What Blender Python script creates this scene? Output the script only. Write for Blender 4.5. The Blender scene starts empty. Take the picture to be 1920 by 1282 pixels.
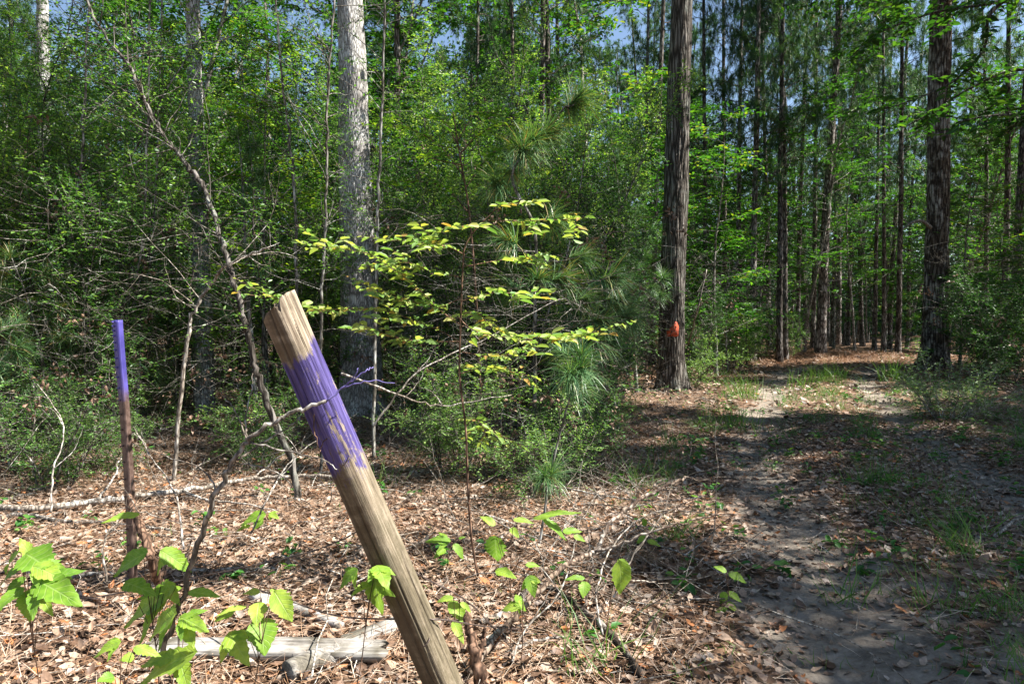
import bpy, math, random
import numpy as np
from mathutils import Vector, Matrix

# ------------------------------------------------------------------ camera, world, sun
sc = bpy.context.scene
col = sc.collection
PITCH = math.radians(1.83)
CAMZ = 1.25
cam = bpy.data.objects.new('camera', bpy.data.cameras.new('camera'))
col.objects.link(cam)
cam.data.lens = 24; cam.data.sensor_width = 36; cam.data.clip_end = 1500; cam.data.clip_start = 0.05
cam.location = (0, 0, CAMZ); cam.rotation_euler = (math.radians(90) - PITCH, 0, 0)
sc.camera = cam
SUN = Vector((0.61, -0.04, 0.785)).normalized()          # towards the sun
world = bpy.data.worlds.new('World'); sc.world = world; world.use_nodes = True
wn = world.node_tree
sky = wn.nodes.new('ShaderNodeTexSky'); sky.sky_type = 'NISHITA'; sky.sun_disc = False
sky.sun_elevation = math.asin(SUN.z); sky.sun_rotation = math.atan2(SUN.x, SUN.y)
sky.dust_density = 0.6; sky.air_density = 1.0
bg = [n for n in wn.nodes if n.type == 'BACKGROUND'][0]
bg.inputs[1].default_value = 0.06
wn.links.new(sky.outputs[0], bg.inputs[0])
sun = bpy.data.objects.new('sun', bpy.data.lights.new('sun', 'SUN')); col.objects.link(sun)
sun.data.energy = 5.0; sun.data.angle = math.radians(0.5); sun.data.color = (1.0, 0.955, 0.88)
sun.rotation_euler = SUN.to_track_quat('Z', 'Y').to_euler()
sc.view_settings.view_transform = 'Standard'; sc.view_settings.look = 'None'
sc.view_settings.exposure = 1.78; sc.view_settings.gamma = 1.0
cy = sc.cycles
cy.max_bounces = 6; cy.diffuse_bounces = 4; cy.glossy_bounces = 2; cy.transmission_bounces = 4; cy.transparent_max_bounces = 4
cy.use_denoising = True
cy.sample_clamp_indirect = 6

def P(px, py, Y):
    """the point at distance Y ahead of the camera seen at photo pixel (px, py)"""
    dx = (px - 960) / 1280.0; dy = (641 - py) / 1280.0
    ca, sa = math.cos(PITCH), math.sin(PITCH)
    d = np.array([dx, ca + dy * sa, -sa + dy * ca])
    return np.array([0, 0, CAMZ]) + d * (Y / d[1])
def G(px, py):
    """ground point under a photo pixel"""
    a = P(px, py, 1.0) - np.array([0, 0, CAMZ]); t = CAMZ / -a[2]
    return np.array([a[0] * t, a[1] * t, 0])
def screen(x, y, z=0):
    ca, sa = math.cos(PITCH), math.sin(PITCH)
    d = np.array([x, y, z - CAMZ]); f = d[1] * ca - d[2] * sa; u = d[1] * sa + d[2] * ca
    return 960 + 1280 * d[0] / f, 641 - 1280 * u / f

# ------------------------------------------------------------------ noise and terrain
rs = np.random.RandomState(7)
_ph = rs.rand(60, 3) * 6.28
def fnoise(x, y, s=1.0, o=0):
    r = 0
    for i in range(6):
        a = _ph[i + o, 0]; k = s * (1 + 0.37 * i)
        r = r + np.sin(x * k * math.cos(a) + y * k * math.sin(a) + _ph[i + o, 1]) * np.sin(y * k * math.cos(a * 1.7) - x * k * math.sin(a * 1.3) + _ph[i + o, 2])
    return r / 3.0
ROAD = np.array([(1.2, -3), (1.7, 0), (2.15, 2.5), (2.57, 4.5), (3.2, 6.4), (4.6, 10), (5.9, 13), (7.7, 16.5), (10.5, 19.6), (15, 22), (22, 24), (34, 26), (60, 28)], float)
def catmull(pts, n=14):
    pts = np.asarray(pts, float); p = np.vstack([2 * pts[0] - pts[1], pts, 2 * pts[-1] - pts[-2]]); out = []
    t = np.linspace(0, 1, n, endpoint=False)[:, None]
    for i in range(1, len(p) - 2):
        a, b, c, d = p[i - 1], p[i], p[i + 1], p[i + 2]
        out.append(0.5 * (2 * b + (c - a) * t + (2 * a - 5 * b + 4 * c - d) * t ** 2 + (3 * b - a - 3 * c + d) * t ** 3))
    out.append(p[-2][None]); return np.vstack(out)
ROADC = catmull(ROAD, 10)
_seg = ROADC[1:] - ROADC[:-1]; _len2 = (_seg ** 2).sum(1)
def road_dist(x, y):
    """signed sideways distance from the centre of the track (positive to its right)"""
    x = np.asarray(x, float); y = np.asarray(y, float); sh = x.shape
    q = np.stack([x.ravel(), y.ravel()], 1); best = np.full(len(q), 1e9); sg = np.zeros(len(q))
    for s, a, l2 in zip(_seg, ROADC[:-1], _len2):
        r = q - a; t = np.clip((r @ s) / l2, 0, 1); e = r - t[:, None] * s
        d = (e ** 2).sum(1); m = d < best
        best[m] = d[m]; sg[m] = np.sign(s[1] * r[m, 0] - s[0] * r[m, 1])
    return (np.sqrt(best) * sg).reshape(sh)
def rut(x, y, d=None):
    d = road_dist(x, y) if d is None else d
    w = fnoise(x, y, 2.1, 20) * 0.14
    return np.exp(-((d + 0.82 + w) / 0.33) ** 2) + np.exp(-((d - 0.82 + w) / 0.28) ** 2)
def height(x, y):
    x = np.asarray(x, float); y = np.asarray(y, float)
    d = road_dist(x, y)
    h = 0.02 * fnoise(x, y, 1.3) + 0.012 * fnoise(x, y, 4.1, 9) + 0.006 * fnoise(x, y, 11.0, 30)
    far = np.clip((y - 9) / 20, 0, 1)
    h = h + far * 0.10 * fnoise(x, y, 0.35, 14)
    h = h - 0.045 * rut(x, y, d) + 0.02 * np.exp(-(d / 0.45) ** 2)
    h = h + 0.22 * np.exp(-(((x - 9.6) / 3.2) ** 2 + ((y - 22.5) / 1.6) ** 2))      # straw bank at the bend
    return h
def hz(x, y): return float(height(np.array([x]), np.array([y]))[0])

# ------------------------------------------------------------------ mesh helpers
def mesh_from(name, V, F, mat, v=None, smooth=False, extra=None):
    """V (n,3); F list of int arrays (m,k)"""
    me = bpy.data.meshes.new(name)
    if isinstance(F, np.ndarray): F = [F]
    F = [f for f in F if len(f)]
    loops = np.concatenate([f.ravel() for f in F]).astype(np.int32)
    tot = np.concatenate([np.full(len(f), f.shape[1], np.int32) for f in F])
    start = np.concatenate([[0], np.cumsum(tot)[:-1]]).astype(np.int32)
    me.vertices.add(len(V)); me.vertices.foreach_set('co', np.ascontiguousarray(V, dtype=np.float32).ravel())
    me.loops.add(len(loops)); me.loops.foreach_set('vertex_index', loops)
    me.polygons.add(len(tot)); me.polygons.foreach_set('loop_start', start)
    try: me.polygons.foreach_set('loop_total', tot)
    except Exception: pass
    if smooth: me.polygons.foreach_set('use_smooth', np.ones(len(tot), bool))
    me.update(calc_edges=True)
    if v is not None:
        a = me.attributes.new('v', 'FLOAT', 'POINT'); a.data.foreach_set('value', np.asarray(v, np.float32))
    for k, arr in (extra or {}).items():
        a = me.attributes.new(k, 'FLOAT', 'POINT'); a.data.foreach_set('value', np.asarray(arr, np.float32))
    me.materials.append(mat)
    return me
class Acc:
    def __init__(s): s.V = []; s.F3 = []; s.F4 = []; s.v = []; s.n = 0
    def add(s, V, F, v=None):
        V = np.asarray(V, float)
        for f in (F if isinstance(F, list) else [F]):
            if len(f): (s.F3 if f.shape[1] == 3 else s.F4).append(f + s.n)
        s.V.append(V); s.v.append(np.full(len(V), 0.5) if v is None else (np.full(len(V), float(v)) if np.isscalar(v) else v)); s.n += len(V)
    def tube(s, pts, r0, r1=None, sides=5, v=None, rough=0, cap=False):
        pts = np.asarray(pts, float); n = len(pts)
        r = np.linspace(r0, r0 if r1 is None else r1, n) if np.isscalar(r0) else np.asarray(r0, float)
        T = np.gradient(pts, axis=0); T /= (np.linalg.norm(T, axis=1)[:, None] + 1e-9)
        up = np.array([0, 1.0, 0.02]) if abs(T[:, 2]).mean() > 0.6 else np.array([0.03, 0, 1.0])
        A = np.cross(T, up); A /= (np.linalg.norm(A, axis=1)[:, None] + 1e-9); B = np.cross(T, A)
        ang = np.arange(sides) * 2 * math.pi / sides
        rr = r[:, None] * (1 + (rough * (rs.rand(n, sides) - 0.5) if rough else 0)) * np.ones((n, sides))
        V = pts[:, None] + rr[..., None] * (np.cos(ang)[None, :, None] * A[:, None] + np.sin(ang)[None, :, None] * B[:, None])
        i = np.arange(n - 1)[:, None] * sides; j = np.arange(sides)[None]; j2 = (j + 1) % sides
        F = np.stack([i + j, i + j2, i + sides + j2, i + sides + j], -1).reshape(-1, 4)
        V = V.reshape(-1, 3); Fs = [F]
        if cap:
            V = np.vstack([V, pts[:1], pts[-1:]]); c0 = n * sides; jj = np.arange(sides); j2 = (jj + 1) % sides
            Fs.append(np.stack([np.full(sides, c0), j2, jj], 1)); b = (n - 1) * sides
            Fs.append(np.stack([np.full(sides, c0 + 1), b + jj, b + j2], 1))
        s.add(V, Fs, v)
    def leaves(s, Pn, D, N, L, W, tm='diamond', curl=1.0, v=None):
        t, fs = TMPL[tm]; Pn = np.asarray(Pn, float); n = len(Pn)
        if n == 0: return
        D = D / (np.linalg.norm(D, axis=1)[:, None] + 1e-9); S = np.cross(N, D); S /= (np.linalg.norm(S, axis=1)[:, None] + 1e-9); N = np.cross(D, S)
        L = np.broadcast_to(L, (n,)); W = np.broadcast_to(W, (n,)); curl = np.broadcast_to(curl, (n,))
        V = Pn[:, None] + L[:, None, None] * (t[None, :, 0, None] * D[:, None]) + (L * curl)[:, None, None] * t[None, :, 2, None] * N[:, None] + W[:, None, None] * t[None, :, 1, None] * S[:, None]
        k = len(t); off = (np.arange(n) * k)[:, None, None]
        vv = rs.rand(n) if v is None else np.broadcast_to(v, (n,))
        s.add(V.reshape(-1, 3), [(f[None] + off).reshape(-1, f.shape[1]) for f in fs], np.repeat(vv, k))
    def mesh(s, name, mat, smooth=False, extra=None):
        F = []
        if s.F3: F.append(np.vstack(s.F3))
        if s.F4: F.append(np.vstack(s.F4))
        return mesh_from(name, np.vstack(s.V), F, mat, np.concatenate(s.v), smooth, extra)
def T_(verts, faces):
    d = {}
    for f in faces: d.setdefault(len(f), []).append(f)
    return np.array(verts, float), [np.array(v) for v in d.values()]
TMPL = {
 'diamond': T_([(0, 0, 0), (.45, .5, .07), (1, 0, -.12), (.45, -.5, .07)], [(0, 1, 2), (0, 2, 3)]),
 'oval': T_([(0, 0, 0), (.28, .46, .1), (.7, .36, .06), (1, 0, -.14), (.7, -.36, .06), (.28, -.46, .1)], [(0, 1, 2, 3), (0, 3, 4, 5)]),
 'litter': T_([(0, 0, .1), (.3, .42, .22), (.72, .34, .12), (1.05, .05, .3), (.66, -.4, .2), (.25, -.45, .08), (.5, .02, -.02)], [(0, 6, 1), (1, 6, 2), (2, 6, 3), (3, 6, 4), (4, 6, 5), (5, 6, 0)]),
 'lobed': T_([(0, 0, 0), (.2, .16, .03), (.18, .5, .02), (.48, .26, .04), (.62, .52, -.03), (.74, .2, .0), (1, 0, -.14), (.74, -.2, .0), (.62, -.52, -.03), (.48, -.26, .04), (.18, -.5, .02), (.2, -.16, .03), (.5, 0, .0)],
    [(0, 12, 1), (1, 12, 3), (1, 3, 2), (3, 12, 5), (3, 5, 4), (5, 12, 6), (6, 12, 7), (7, 12, 9), (7, 9, 8), (9, 12, 11), (9, 11, 10), (11, 12, 0)]),
 'needle': T_([(0, .5, 0), (0, -.5, 0), (1, 0, -.18)], [(0, 1, 2)]),
 'needle2': T_([(0, .5, 0), (0, -.5, 0), (.6, -.4, -.06), (.6, .4, -.06), (1, 0, -.22)], [(0, 1, 2, 3), (3, 2, 4)]),
 'blade': T_([(0, .5, 0), (0, -.5, 0), (.55, -.4, -.1), (.55, .4, -.1), (1, 0, -.42)], [(0, 1, 2, 3), (3, 2, 4)]),
}
def rdir(rng, n): 
    d = rng.randn(n, 3); return d / np.linalg.norm(d, axis=1)[:, None]
def norm(v): v = np.asarray(v, float); return v / (np.linalg.norm(v) + 1e-9)

# ------------------------------------------------------------------ materials
def new_mat(name):
    m = bpy.data.materials.new(name); m.use_nodes = True
    nt = m.node_tree; nt.nodes.clear(); return m, nt, nt.nodes, nt.links
def nd(ns, t, **kw):
    n = ns.new(t)
    for k, v in kw.items():
        if k == 'ins':
            for a, b in v.items(): n.inputs[a].default_value = b
        else: setattr(n, k, v)
    return n
def ramp(ns, stops, interp='LINEAR'):
    r = ns.new('ShaderNodeValToRGB'); e = r.color_ramp.elements; r.color_ramp.interpolation = interp
    while len(e) < len(stops): e.new(0.5)
    for x, (p, c) in zip(e, stops): x.position = p; x.color = (*c, 1) if len(c) == 3 else c
    return r
def mix(ns, ls, a, b, f, mode='MIX'):
    n = ns.new('ShaderNodeMix'); n.data_type = 'RGBA'; n.blend_type = mode
    for sock, val in ((n.inputs[6], a), (n.inputs[7], b), (n.inputs[0], f)):
        if hasattr(val, 'links') or isinstance(val, bpy.types.NodeSocket): ls.new(val, sock)
        elif isinstance(val, (int, float)): sock.default_value = val
        else: sock.default_value = (*val, 1)
    return n.outputs[2]
def leaf_mat(name, stops, trans=0.4, rough=0.5, gloss=0.35, tboost=(1.25, 1.35, 0.5), objvar=0.12):
    m, nt, ns, ls = new_mat(name)
    at = nd(ns, 'ShaderNodeAttribute', attribute_name='v')
    oi = ns.new('ShaderNodeObjectInfo')
    ad = nd(ns, 'ShaderNodeMath', operation='MULTIPLY_ADD', ins={1: objvar * 2, 2: -objvar}); ls.new(oi.outputs['Random'], ad.inputs[0])
    su = nd(ns, 'ShaderNodeMath', operation='ADD', use_clamp=True); ls.new(at.outputs['Fac'], su.inputs[0]); ls.new(ad.outputs[0], su.inputs[1])
    r = ramp(ns, stops); ls.new(su.outputs[0], r.inputs[0])
    pb = nd(ns, 'ShaderNodeBsdfPrincipled', ins={'Roughness': rough}); pb.inputs['Specular IOR Level'].default_value = gloss
    ls.new(r.outputs[0], pb.inputs['Base Color'])
    tr = ns.new('ShaderNodeBsdfTranslucent'); ls.new(mix(ns, ls, r.outputs[0], tboost, 1.0, 'MULTIPLY'), tr.inputs[0])
    mx = nd(ns, 'ShaderNodeMixShader', ins={0: trans}); ls.new(pb.outputs[0], mx.inputs[1]); ls.new(tr.outputs[0], mx.inputs[2])
    o = ns.new('ShaderNodeOutputMaterial'); ls.new(mx.outputs[0], o.inputs[0]); return m
def add_veins(m):
    nt = m.node_tree; ns, ls = nt.nodes, nt.links; pb = [n for n in ns if n.type == 'BSDF_PRINCIPLED'][0]; src = pb.inputs['Base Color'].links[0].from_socket
    a = nd(ns, 'ShaderNodeAttribute', attribute_name='rib'); b = nd(ns, 'ShaderNodeAttribute', attribute_name='run')
    x = nd(ns, 'ShaderNodeMath', operation='MULTIPLY_ADD', ins={1: -1.6}); ls.new(a.outputs['Fac'], x.inputs[0])
    y = nd(ns, 'ShaderNodeMath', operation='MULTIPLY', ins={1: 7.0}); ls.new(b.outputs['Fac'], y.inputs[0]); ls.new(y.outputs[0], x.inputs[2])
    f = nd(ns, 'ShaderNodeMath', operation='FRACT'); ls.new(x.outputs[0], f.inputs[0])
    r1 = ramp(ns, [(.0, (1, 1, 1)), (.12, (0, 0, 0)), (.9, (0, 0, 0)), (1, (.8, .8, .8))]); ls.new(f.outputs[0], r1.inputs[0])
    r2 = ramp(ns, [(.0, (1, 1, 1)), (.09, (0, 0, 0))]); ls.new(a.outputs['Fac'], r2.inputs[0])
    mx = nd(ns, 'ShaderNodeMath', operation='MAXIMUM'); ls.new(r1.outputs[0], mx.inputs[0]); ls.new(r2.outputs[0], mx.inputs[1])
    tc = ns.new('ShaderNodeTexCoord'); n = nd(ns, 'ShaderNodeTexNoise', ins={'Scale': 45.0, 'Detail': 4.0}); ls.new(tc.outputs['Object'], n.inputs['Vector'])
    r3 = ramp(ns, [(.3, (.62, .72, .6)), (.65, (1.1, 1.05, 1.0))]); ls.new(n.outputs['Fac'], r3.inputs[0])
    c = mix(ns, ls, src, r3.outputs[0], 1.0, 'MULTIPLY'); v = nd(ns, 'ShaderNodeMath', operation='MULTIPLY', ins={1: .45}); ls.new(mx.outputs[0], v.inputs[0])
    c = mix(ns, ls, c, (.42, .55, .2), v.outputs[0]); ls.new(c, pb.inputs['Base Color'])
    t = [q for q in ns if q.type == 'BSDF_TRANSLUCENT'][0]; ls.new(c, t.inputs[0])
    bp = nd(ns, 'ShaderNodeBump', ins={'Strength': .5, 'Distance': .002}); ls.new(mx.outputs[0], bp.inputs['Height']); ls.new(bp.outputs[0], pb.inputs['Normal'])
def bark_mat(name, dark, mid, light, lich=None, lamt=0.5, sx=14.0, sz=2.2, bump=0.6, bdist=0.03, objvar=0.25, dis=0.6):
    m, nt, ns, ls = new_mat(name)
    tc = ns.new('ShaderNodeTexCoord'); oi = ns.new('ShaderNodeObjectInfo')
    off = nd(ns, 'ShaderNodeVectorMath', operation='SCALE'); off.inputs[0].default_value = (31, 17, 53); ls.new(oi.outputs['Random'], off.inputs['Scale'])
    ad = nd(ns, 'ShaderNodeVectorMath', operation='ADD'); ls.new(tc.outputs['Object'], ad.inputs[0]); ls.new(off.outputs[0], ad.inputs[1])
    mp = nd(ns, 'ShaderNodeMapping'); mp.inputs['Scale'].default_value = (sx, sx, sz); ls.new(ad.outputs[0], mp.inputs[0])
    n1 = nd(ns, 'ShaderNodeTexNoise', ins={'Scale': 1.0, 'Detail': 6.0, 'Roughness': 0.65, 'Distortion': 0.6}); ls.new(mp.outputs[0], n1.inputs['Vector'])
    wv = nd(ns, 'ShaderNodeTexVoronoi', feature='DISTANCE_TO_EDGE', ins={'Scale': 1.0}); 
    ds = mix(ns, ls, mp.outputs[0], n1.outputs['Color'], dis, 'ADD'); ls.new(ds, wv.inputs['Vector'])
    cr = ramp(ns, [(0.0, (0, 0, 0)), (0.28, (1, 1, 1))]); ls.new(wv.outputs['Distance'], cr.inputs[0])
    mu = nd(ns, 'ShaderNodeMath', operation='MULTIPLY'); ls.new(cr.outputs[0], mu.inputs[0]); ls.new(n1.outputs['Fac'], mu.inputs[1])
    r = ramp(ns, [(0.08, dark), (0.36, mid), (0.62, light)]); ls.new(mu.outputs[0], r.inputs[0]); c = r.outputs[0]
    if lich:
        n2 = nd(ns, 'ShaderNodeTexNoise', ins={'Scale': 2.6, 'Detail': 5.0, 'Roughness': 0.7}); ls.new(ad.outputs[0], n2.inputs['Vector'])
        r2 = ramp(ns, [(0.62 - 0.3 * lamt, (0, 0, 0)), (0.74 - 0.3 * lamt, (1, 1, 1))]); ls.new(n2.outputs['Fac'], r2.inputs[0])
        m2 = nd(ns, 'ShaderNodeMath', operation='MULTIPLY'); ls.new(r2.outputs[0], m2.inputs[0]); ls.new(cr.outputs[0], m2.inputs[1])
        c = mix(ns, ls, c, lich, m2.outputs[0])
    v = nd(ns, 'ShaderNodeMath', operation='MULTIPLY_ADD', ins={1: objvar * 2, 2: 1 - objvar}); ls.new(oi.outputs['Random'], v.inputs[0])
    hs = ns.new('ShaderNodeHueSaturation'); ls.new(c, hs.inputs['Color']); ls.new(v.outputs[0], hs.inputs['Value'])
    pb = nd(ns, 'ShaderNodeBsdfPrincipled', ins={'Roughness': 0.9}); pb.inputs['Specular IOR Level'].default_value = 0.15
    ls.new(hs.outputs[0], pb.inputs['Base Color'])
    b = nd(ns, 'ShaderNodeBump', ins={'Strength': bump, 'Distance': bdist}); ls.new(mu.outputs[0], b.inputs['Height']); ls.new(b.outputs[0], pb.inputs['Normal'])
    o = ns.new('ShaderNodeOutputMaterial'); ls.new(pb.outputs[0], o.inputs[0]); return m

M = {}
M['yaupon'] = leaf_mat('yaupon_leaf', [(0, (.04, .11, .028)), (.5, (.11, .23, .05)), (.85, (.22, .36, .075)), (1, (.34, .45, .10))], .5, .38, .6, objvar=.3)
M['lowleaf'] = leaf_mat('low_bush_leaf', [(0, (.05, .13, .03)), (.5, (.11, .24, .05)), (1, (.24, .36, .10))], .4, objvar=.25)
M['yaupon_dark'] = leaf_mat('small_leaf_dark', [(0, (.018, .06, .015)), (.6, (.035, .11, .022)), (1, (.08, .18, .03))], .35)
M['broad'] = leaf_mat('broad_leaf', [(0, (.02, .08, .014)), (.6, (.05, .16, .02)), (.93, (.11, .25, .025)), (1, (.22, .26, .03))], .45)
M['oakleaf'] = leaf_mat('oak_leaf', [(0, (.016, .06, .012)), (.7, (.04, .12, .018)), (.96, (.10, .19, .02)), (1, (.35, .16, .02))], .45)
M['yellow'] = leaf_mat('yellowing_leaf', [(0, (.13, .26, .07)), (.45, (.26, .37, .12)), (.85, (.38, .44, .12)), (1, (.40, .24, .07))], .45, .5, .4, (1.15, 1.2, .5))
M['lime'] = leaf_mat('lime_leaf', [(0, (.06, .17, .02)), (.6, (.14, .28, .03)), (1, (.28, .36, .04))], .5)
M['fresh'] = leaf_mat('fresh_leaf', [(0, (.12, .30, .035)), (.5, (.21, .42, .05)), (1, (.34, .50, .07))], .5)
M['seedleaf'] = leaf_mat('seedling_leaf', [(0, (.15, .32, .035)), (.5, (.28, .46, .05)), (1, (.44, .56, .09))], .5); add_veins(M['seedleaf'])
M['needle'] = leaf_mat('pine_needle', [(0, (.035, .10, .04)), (.6, (.09, .19, .07)), (.92, (.19, .28, .11)), (1, (.30, .22, .09))], .25, .4, .5)
M['farneedle'] = leaf_mat('far_pine_needle', [(0, (.02, .065, .036)), (.6, (.055, .13, .06)), (1, (.13, .20, .08))], .3)
M['shrubleaf'] = leaf_mat('shrub_leaf', [(0, (.10, .20, .08)), (.6, (.19, .30, .13)), (1, (.32, .42, .20))], .35)
M['bark_pale'] = bark_mat('pale_oak_bark', (.13, .12, .11), (.34, .32, .30), (.50, .48, .46), (.60, .60, .58), .6, 48, 8, .7, .012, 0, 1.0)
M['bark_grey'] = bark_mat('grey_oak_bark', (.03, .025, .02), (.12, .105, .09), (.24, .22, .20), (.22, .23, .20), .35, 18, 1.8, 1.0, .03, 0)
M['bark_brown'] = bark_mat('brown_oak_bark', (.03, .022, .017), (.11, .085, .065), (.22, .185, .155), (.42, .40, .37), .5, 15, 2.2, 1.0, .04, 0)
M['bark_pine'] = bark_mat('pine_bark', (.03, .024, .02), (.13, .105, .09), (.27, .235, .21), (.36, .34, .32), .45, 16, 4.5, .8, .02, .3)
M['bark_thin'] = bark_mat('thin_stem_bark', (.05, .045, .035), (.17, .15, .125), (.30, .28, .25), (.42, .42, .39), .5, 30, 8, .4, .004, .3)
M['bark_bush'] = bark_mat('bush_bark', (.03, .027, .02), (.10, .088, .07), (.20, .18, .155), (.34, .33, .30), .4, 30, 8, .4, .004, .35)
M['twig'] = bark_mat('dry_twig', (.09, .075, .06), (.24, .20, .16), (.40, .36, .31), (.5, .48, .44), .5, 40, 10, .4, .003, .25)
M['tan_twig'] = bark_mat('tan_branch', (.06, .04, .03), (.20, .145, .105), (.32, .25, .19), (.40, .38, .34), .35, 40, 10, .4, .003, .1)
M['twig_brown'] = bark_mat('brown_twig', (.05, .03, .02), (.17, .10, .065), (.30, .19, .13), None, .5, 40, 10, .4, .003, .25)
M['deadwood'] = bark_mat('grey_deadwood', (.06, .05, .04), (.25, .22, .19), (.45, .42, .38), (.10, .09, .08), .4, 40, 5, .7, .006, .1)

def litter_mat():
    m, nt, ns, ls = new_mat('dead_leaf')
    at = nd(ns, 'ShaderNodeAttribute', attribute_name='v')
    r = ramp(ns, [(0, (.05, .03, .02)), (.2, (.14, .082, .052)), (.45, (.28, .175, .115)), (.7, (.38, .27, .19)), (.92, (.49, .40, .325)), (1, (.44, .18, .07))])
    ls.new(at.outputs['Fac'], r.inputs[0])
    tc = ns.new('ShaderNodeTexCoord'); n1 = nd(ns, 'ShaderNodeTexNoise', ins={'Scale': 90.0, 'Detail': 3.0}); ls.new(tc.outputs['Object'], n1.inputs['Vector'])
    r1 = ramp(ns, [(.3, (.62, .62, .62)), (.7, (1.1, 1.1, 1.1))]); ls.new(n1.outputs['Fac'], r1.inputs[0])
    c = mix(ns, ls, r.outputs[0], r1.outputs[0], 1.0, 'MULTIPLY')
    pb = nd(ns, 'ShaderNodeBsdfPrincipled', ins={'Roughness': .55}); pb.inputs['Specular IOR Level'].default_value = .4; ls.new(c, pb.inputs['Base Color'])
    tr = ns.new('ShaderNodeBsdfTranslucent'); ls.new(c, tr.inputs[0])
    mx = nd(ns, 'ShaderNodeMixShader', ins={0: .12}); ls.new(pb.outputs[0], mx.inputs[1]); ls.new(tr.outputs[0], mx.inputs[2])
    o = ns.new('ShaderNodeOutputMaterial'); ls.new(mx.outputs[0], o.inputs[0]); return m
M['litter'] = litter_mat()
M['needle_litter'] = leaf_mat('fallen_needle', [(0, (.14, .07, .035)), (.5, (.32, .19, .11)), (1, (.58, .48, .38))], .1, .5, .4, (1, 1, 1), 0)
def ground_mat():
    m, nt, ns, ls = new_mat('forest_floor')
    tc = ns.new('ShaderNodeTexCoord'); at = nd(ns, 'ShaderNodeAttribute', attribute_name='sand'); gr = nd(ns, 'ShaderNodeAttribute', attribute_name='straw')
    def noise(s, d=5, r=.6): 
        n = nd(ns, 'ShaderNodeTexNoise', ins={'Scale': s, 'Detail': float(d), 'Roughness': r}); ls.new(tc.outputs['Object'], n.inputs['Vector']); return n
    vo = nd(ns, 'ShaderNodeTexVoronoi', ins={'Scale': 22.0}); nn = noise(9)
    ds = mix(ns, ls, tc.outputs['Object'], nn.outputs['Color'], .12, 'ADD'); ls.new(ds, vo.inputs['Vector'])
    sp = ns.new('ShaderNodeSeparateColor'); ls.new(vo.outputs['Color'], sp.inputs[0])
    lr = ramp(ns, [(0, (.05, .028, .018)), (.35, (.14, .08, .048)), (.7, (.26, .16, .10)), (1, (.36, .26, .19))]); ls.new(sp.outputs[0], lr.inputs[0])
    dr = ramp(ns, [(.3, (.045, .03, .02)), (.7, (.12, .075, .05))]); ls.new(noise(3).outputs['Fac'], dr.inputs[0])
    lm = ramp(ns, [(.42, (0, 0, 0)), (.56, (1, 1, 1))]); ls.new(noise(14, 4).outputs['Fac'], lm.inputs[0])
    c = mix(ns, ls, dr.outputs[0], lr.outputs[0], lm.outputs[0])
    st = ramp(ns, [(.3, (.20, .095, .05)), (.6, (.36, .20, .12)), (.8, (.46, .31, .22))]); ls.new(noise(30, 6, .8).outputs['Fac'], st.inputs[0])
    c = mix(ns, ls, c, st.outputs[0], gr.outputs['Fac'])
    sr = ramp(ns, [(.3, (.075, .06, .048)), (.48, (.19, .16, .13)), (.72, (.34, .295, .24))]); ls.new(noise(9, 8, .8).outputs['Fac'], sr.inputs[0])
    sm = nd(ns, 'ShaderNodeMath', operation='ADD'); ls.new(at.outputs['Fac'], sm.inputs[0]); 
    nm = nd(ns, 'ShaderNodeMath', operation='MULTIPLY_ADD', ins={1: 2.2, 2: -1.1}); ls.new(noise(4, 8, .75).outputs['Fac'], nm.inputs[0]); ls.new(nm.outputs[0], sm.inputs[1])
    sq = ramp(ns, [(.36, (0, 0, 0)), (.56, (1, 1, 1))]); ls.new(sm.outputs[0], sq.inputs[0])
    c = mix(ns, ls, c, sr.outputs[0], sq.outputs[0])
    pb = nd(ns, 'ShaderNodeBsdfPrincipled', ins={'Roughness': .95}); pb.inputs['Specular IOR Level'].default_value = .1; ls.new(c, pb.inputs['Base Color'])
    hb = mix(ns, ls, noise(18, 8, .75).outputs['Fac'], vo.outputs['Distance'], .35)
    b = nd(ns, 'ShaderNodeBump', ins={'Strength': .8, 'Distance': .03}); ls.new(hb, b.inputs['Height']); ls.new(b.outputs[0], pb.inputs['Normal'])
    o = ns.new('ShaderNodeOutputMaterial'); ls.new(pb.outputs[0], o.inputs[0]); return m
M['ground'] = ground_mat()

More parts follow.
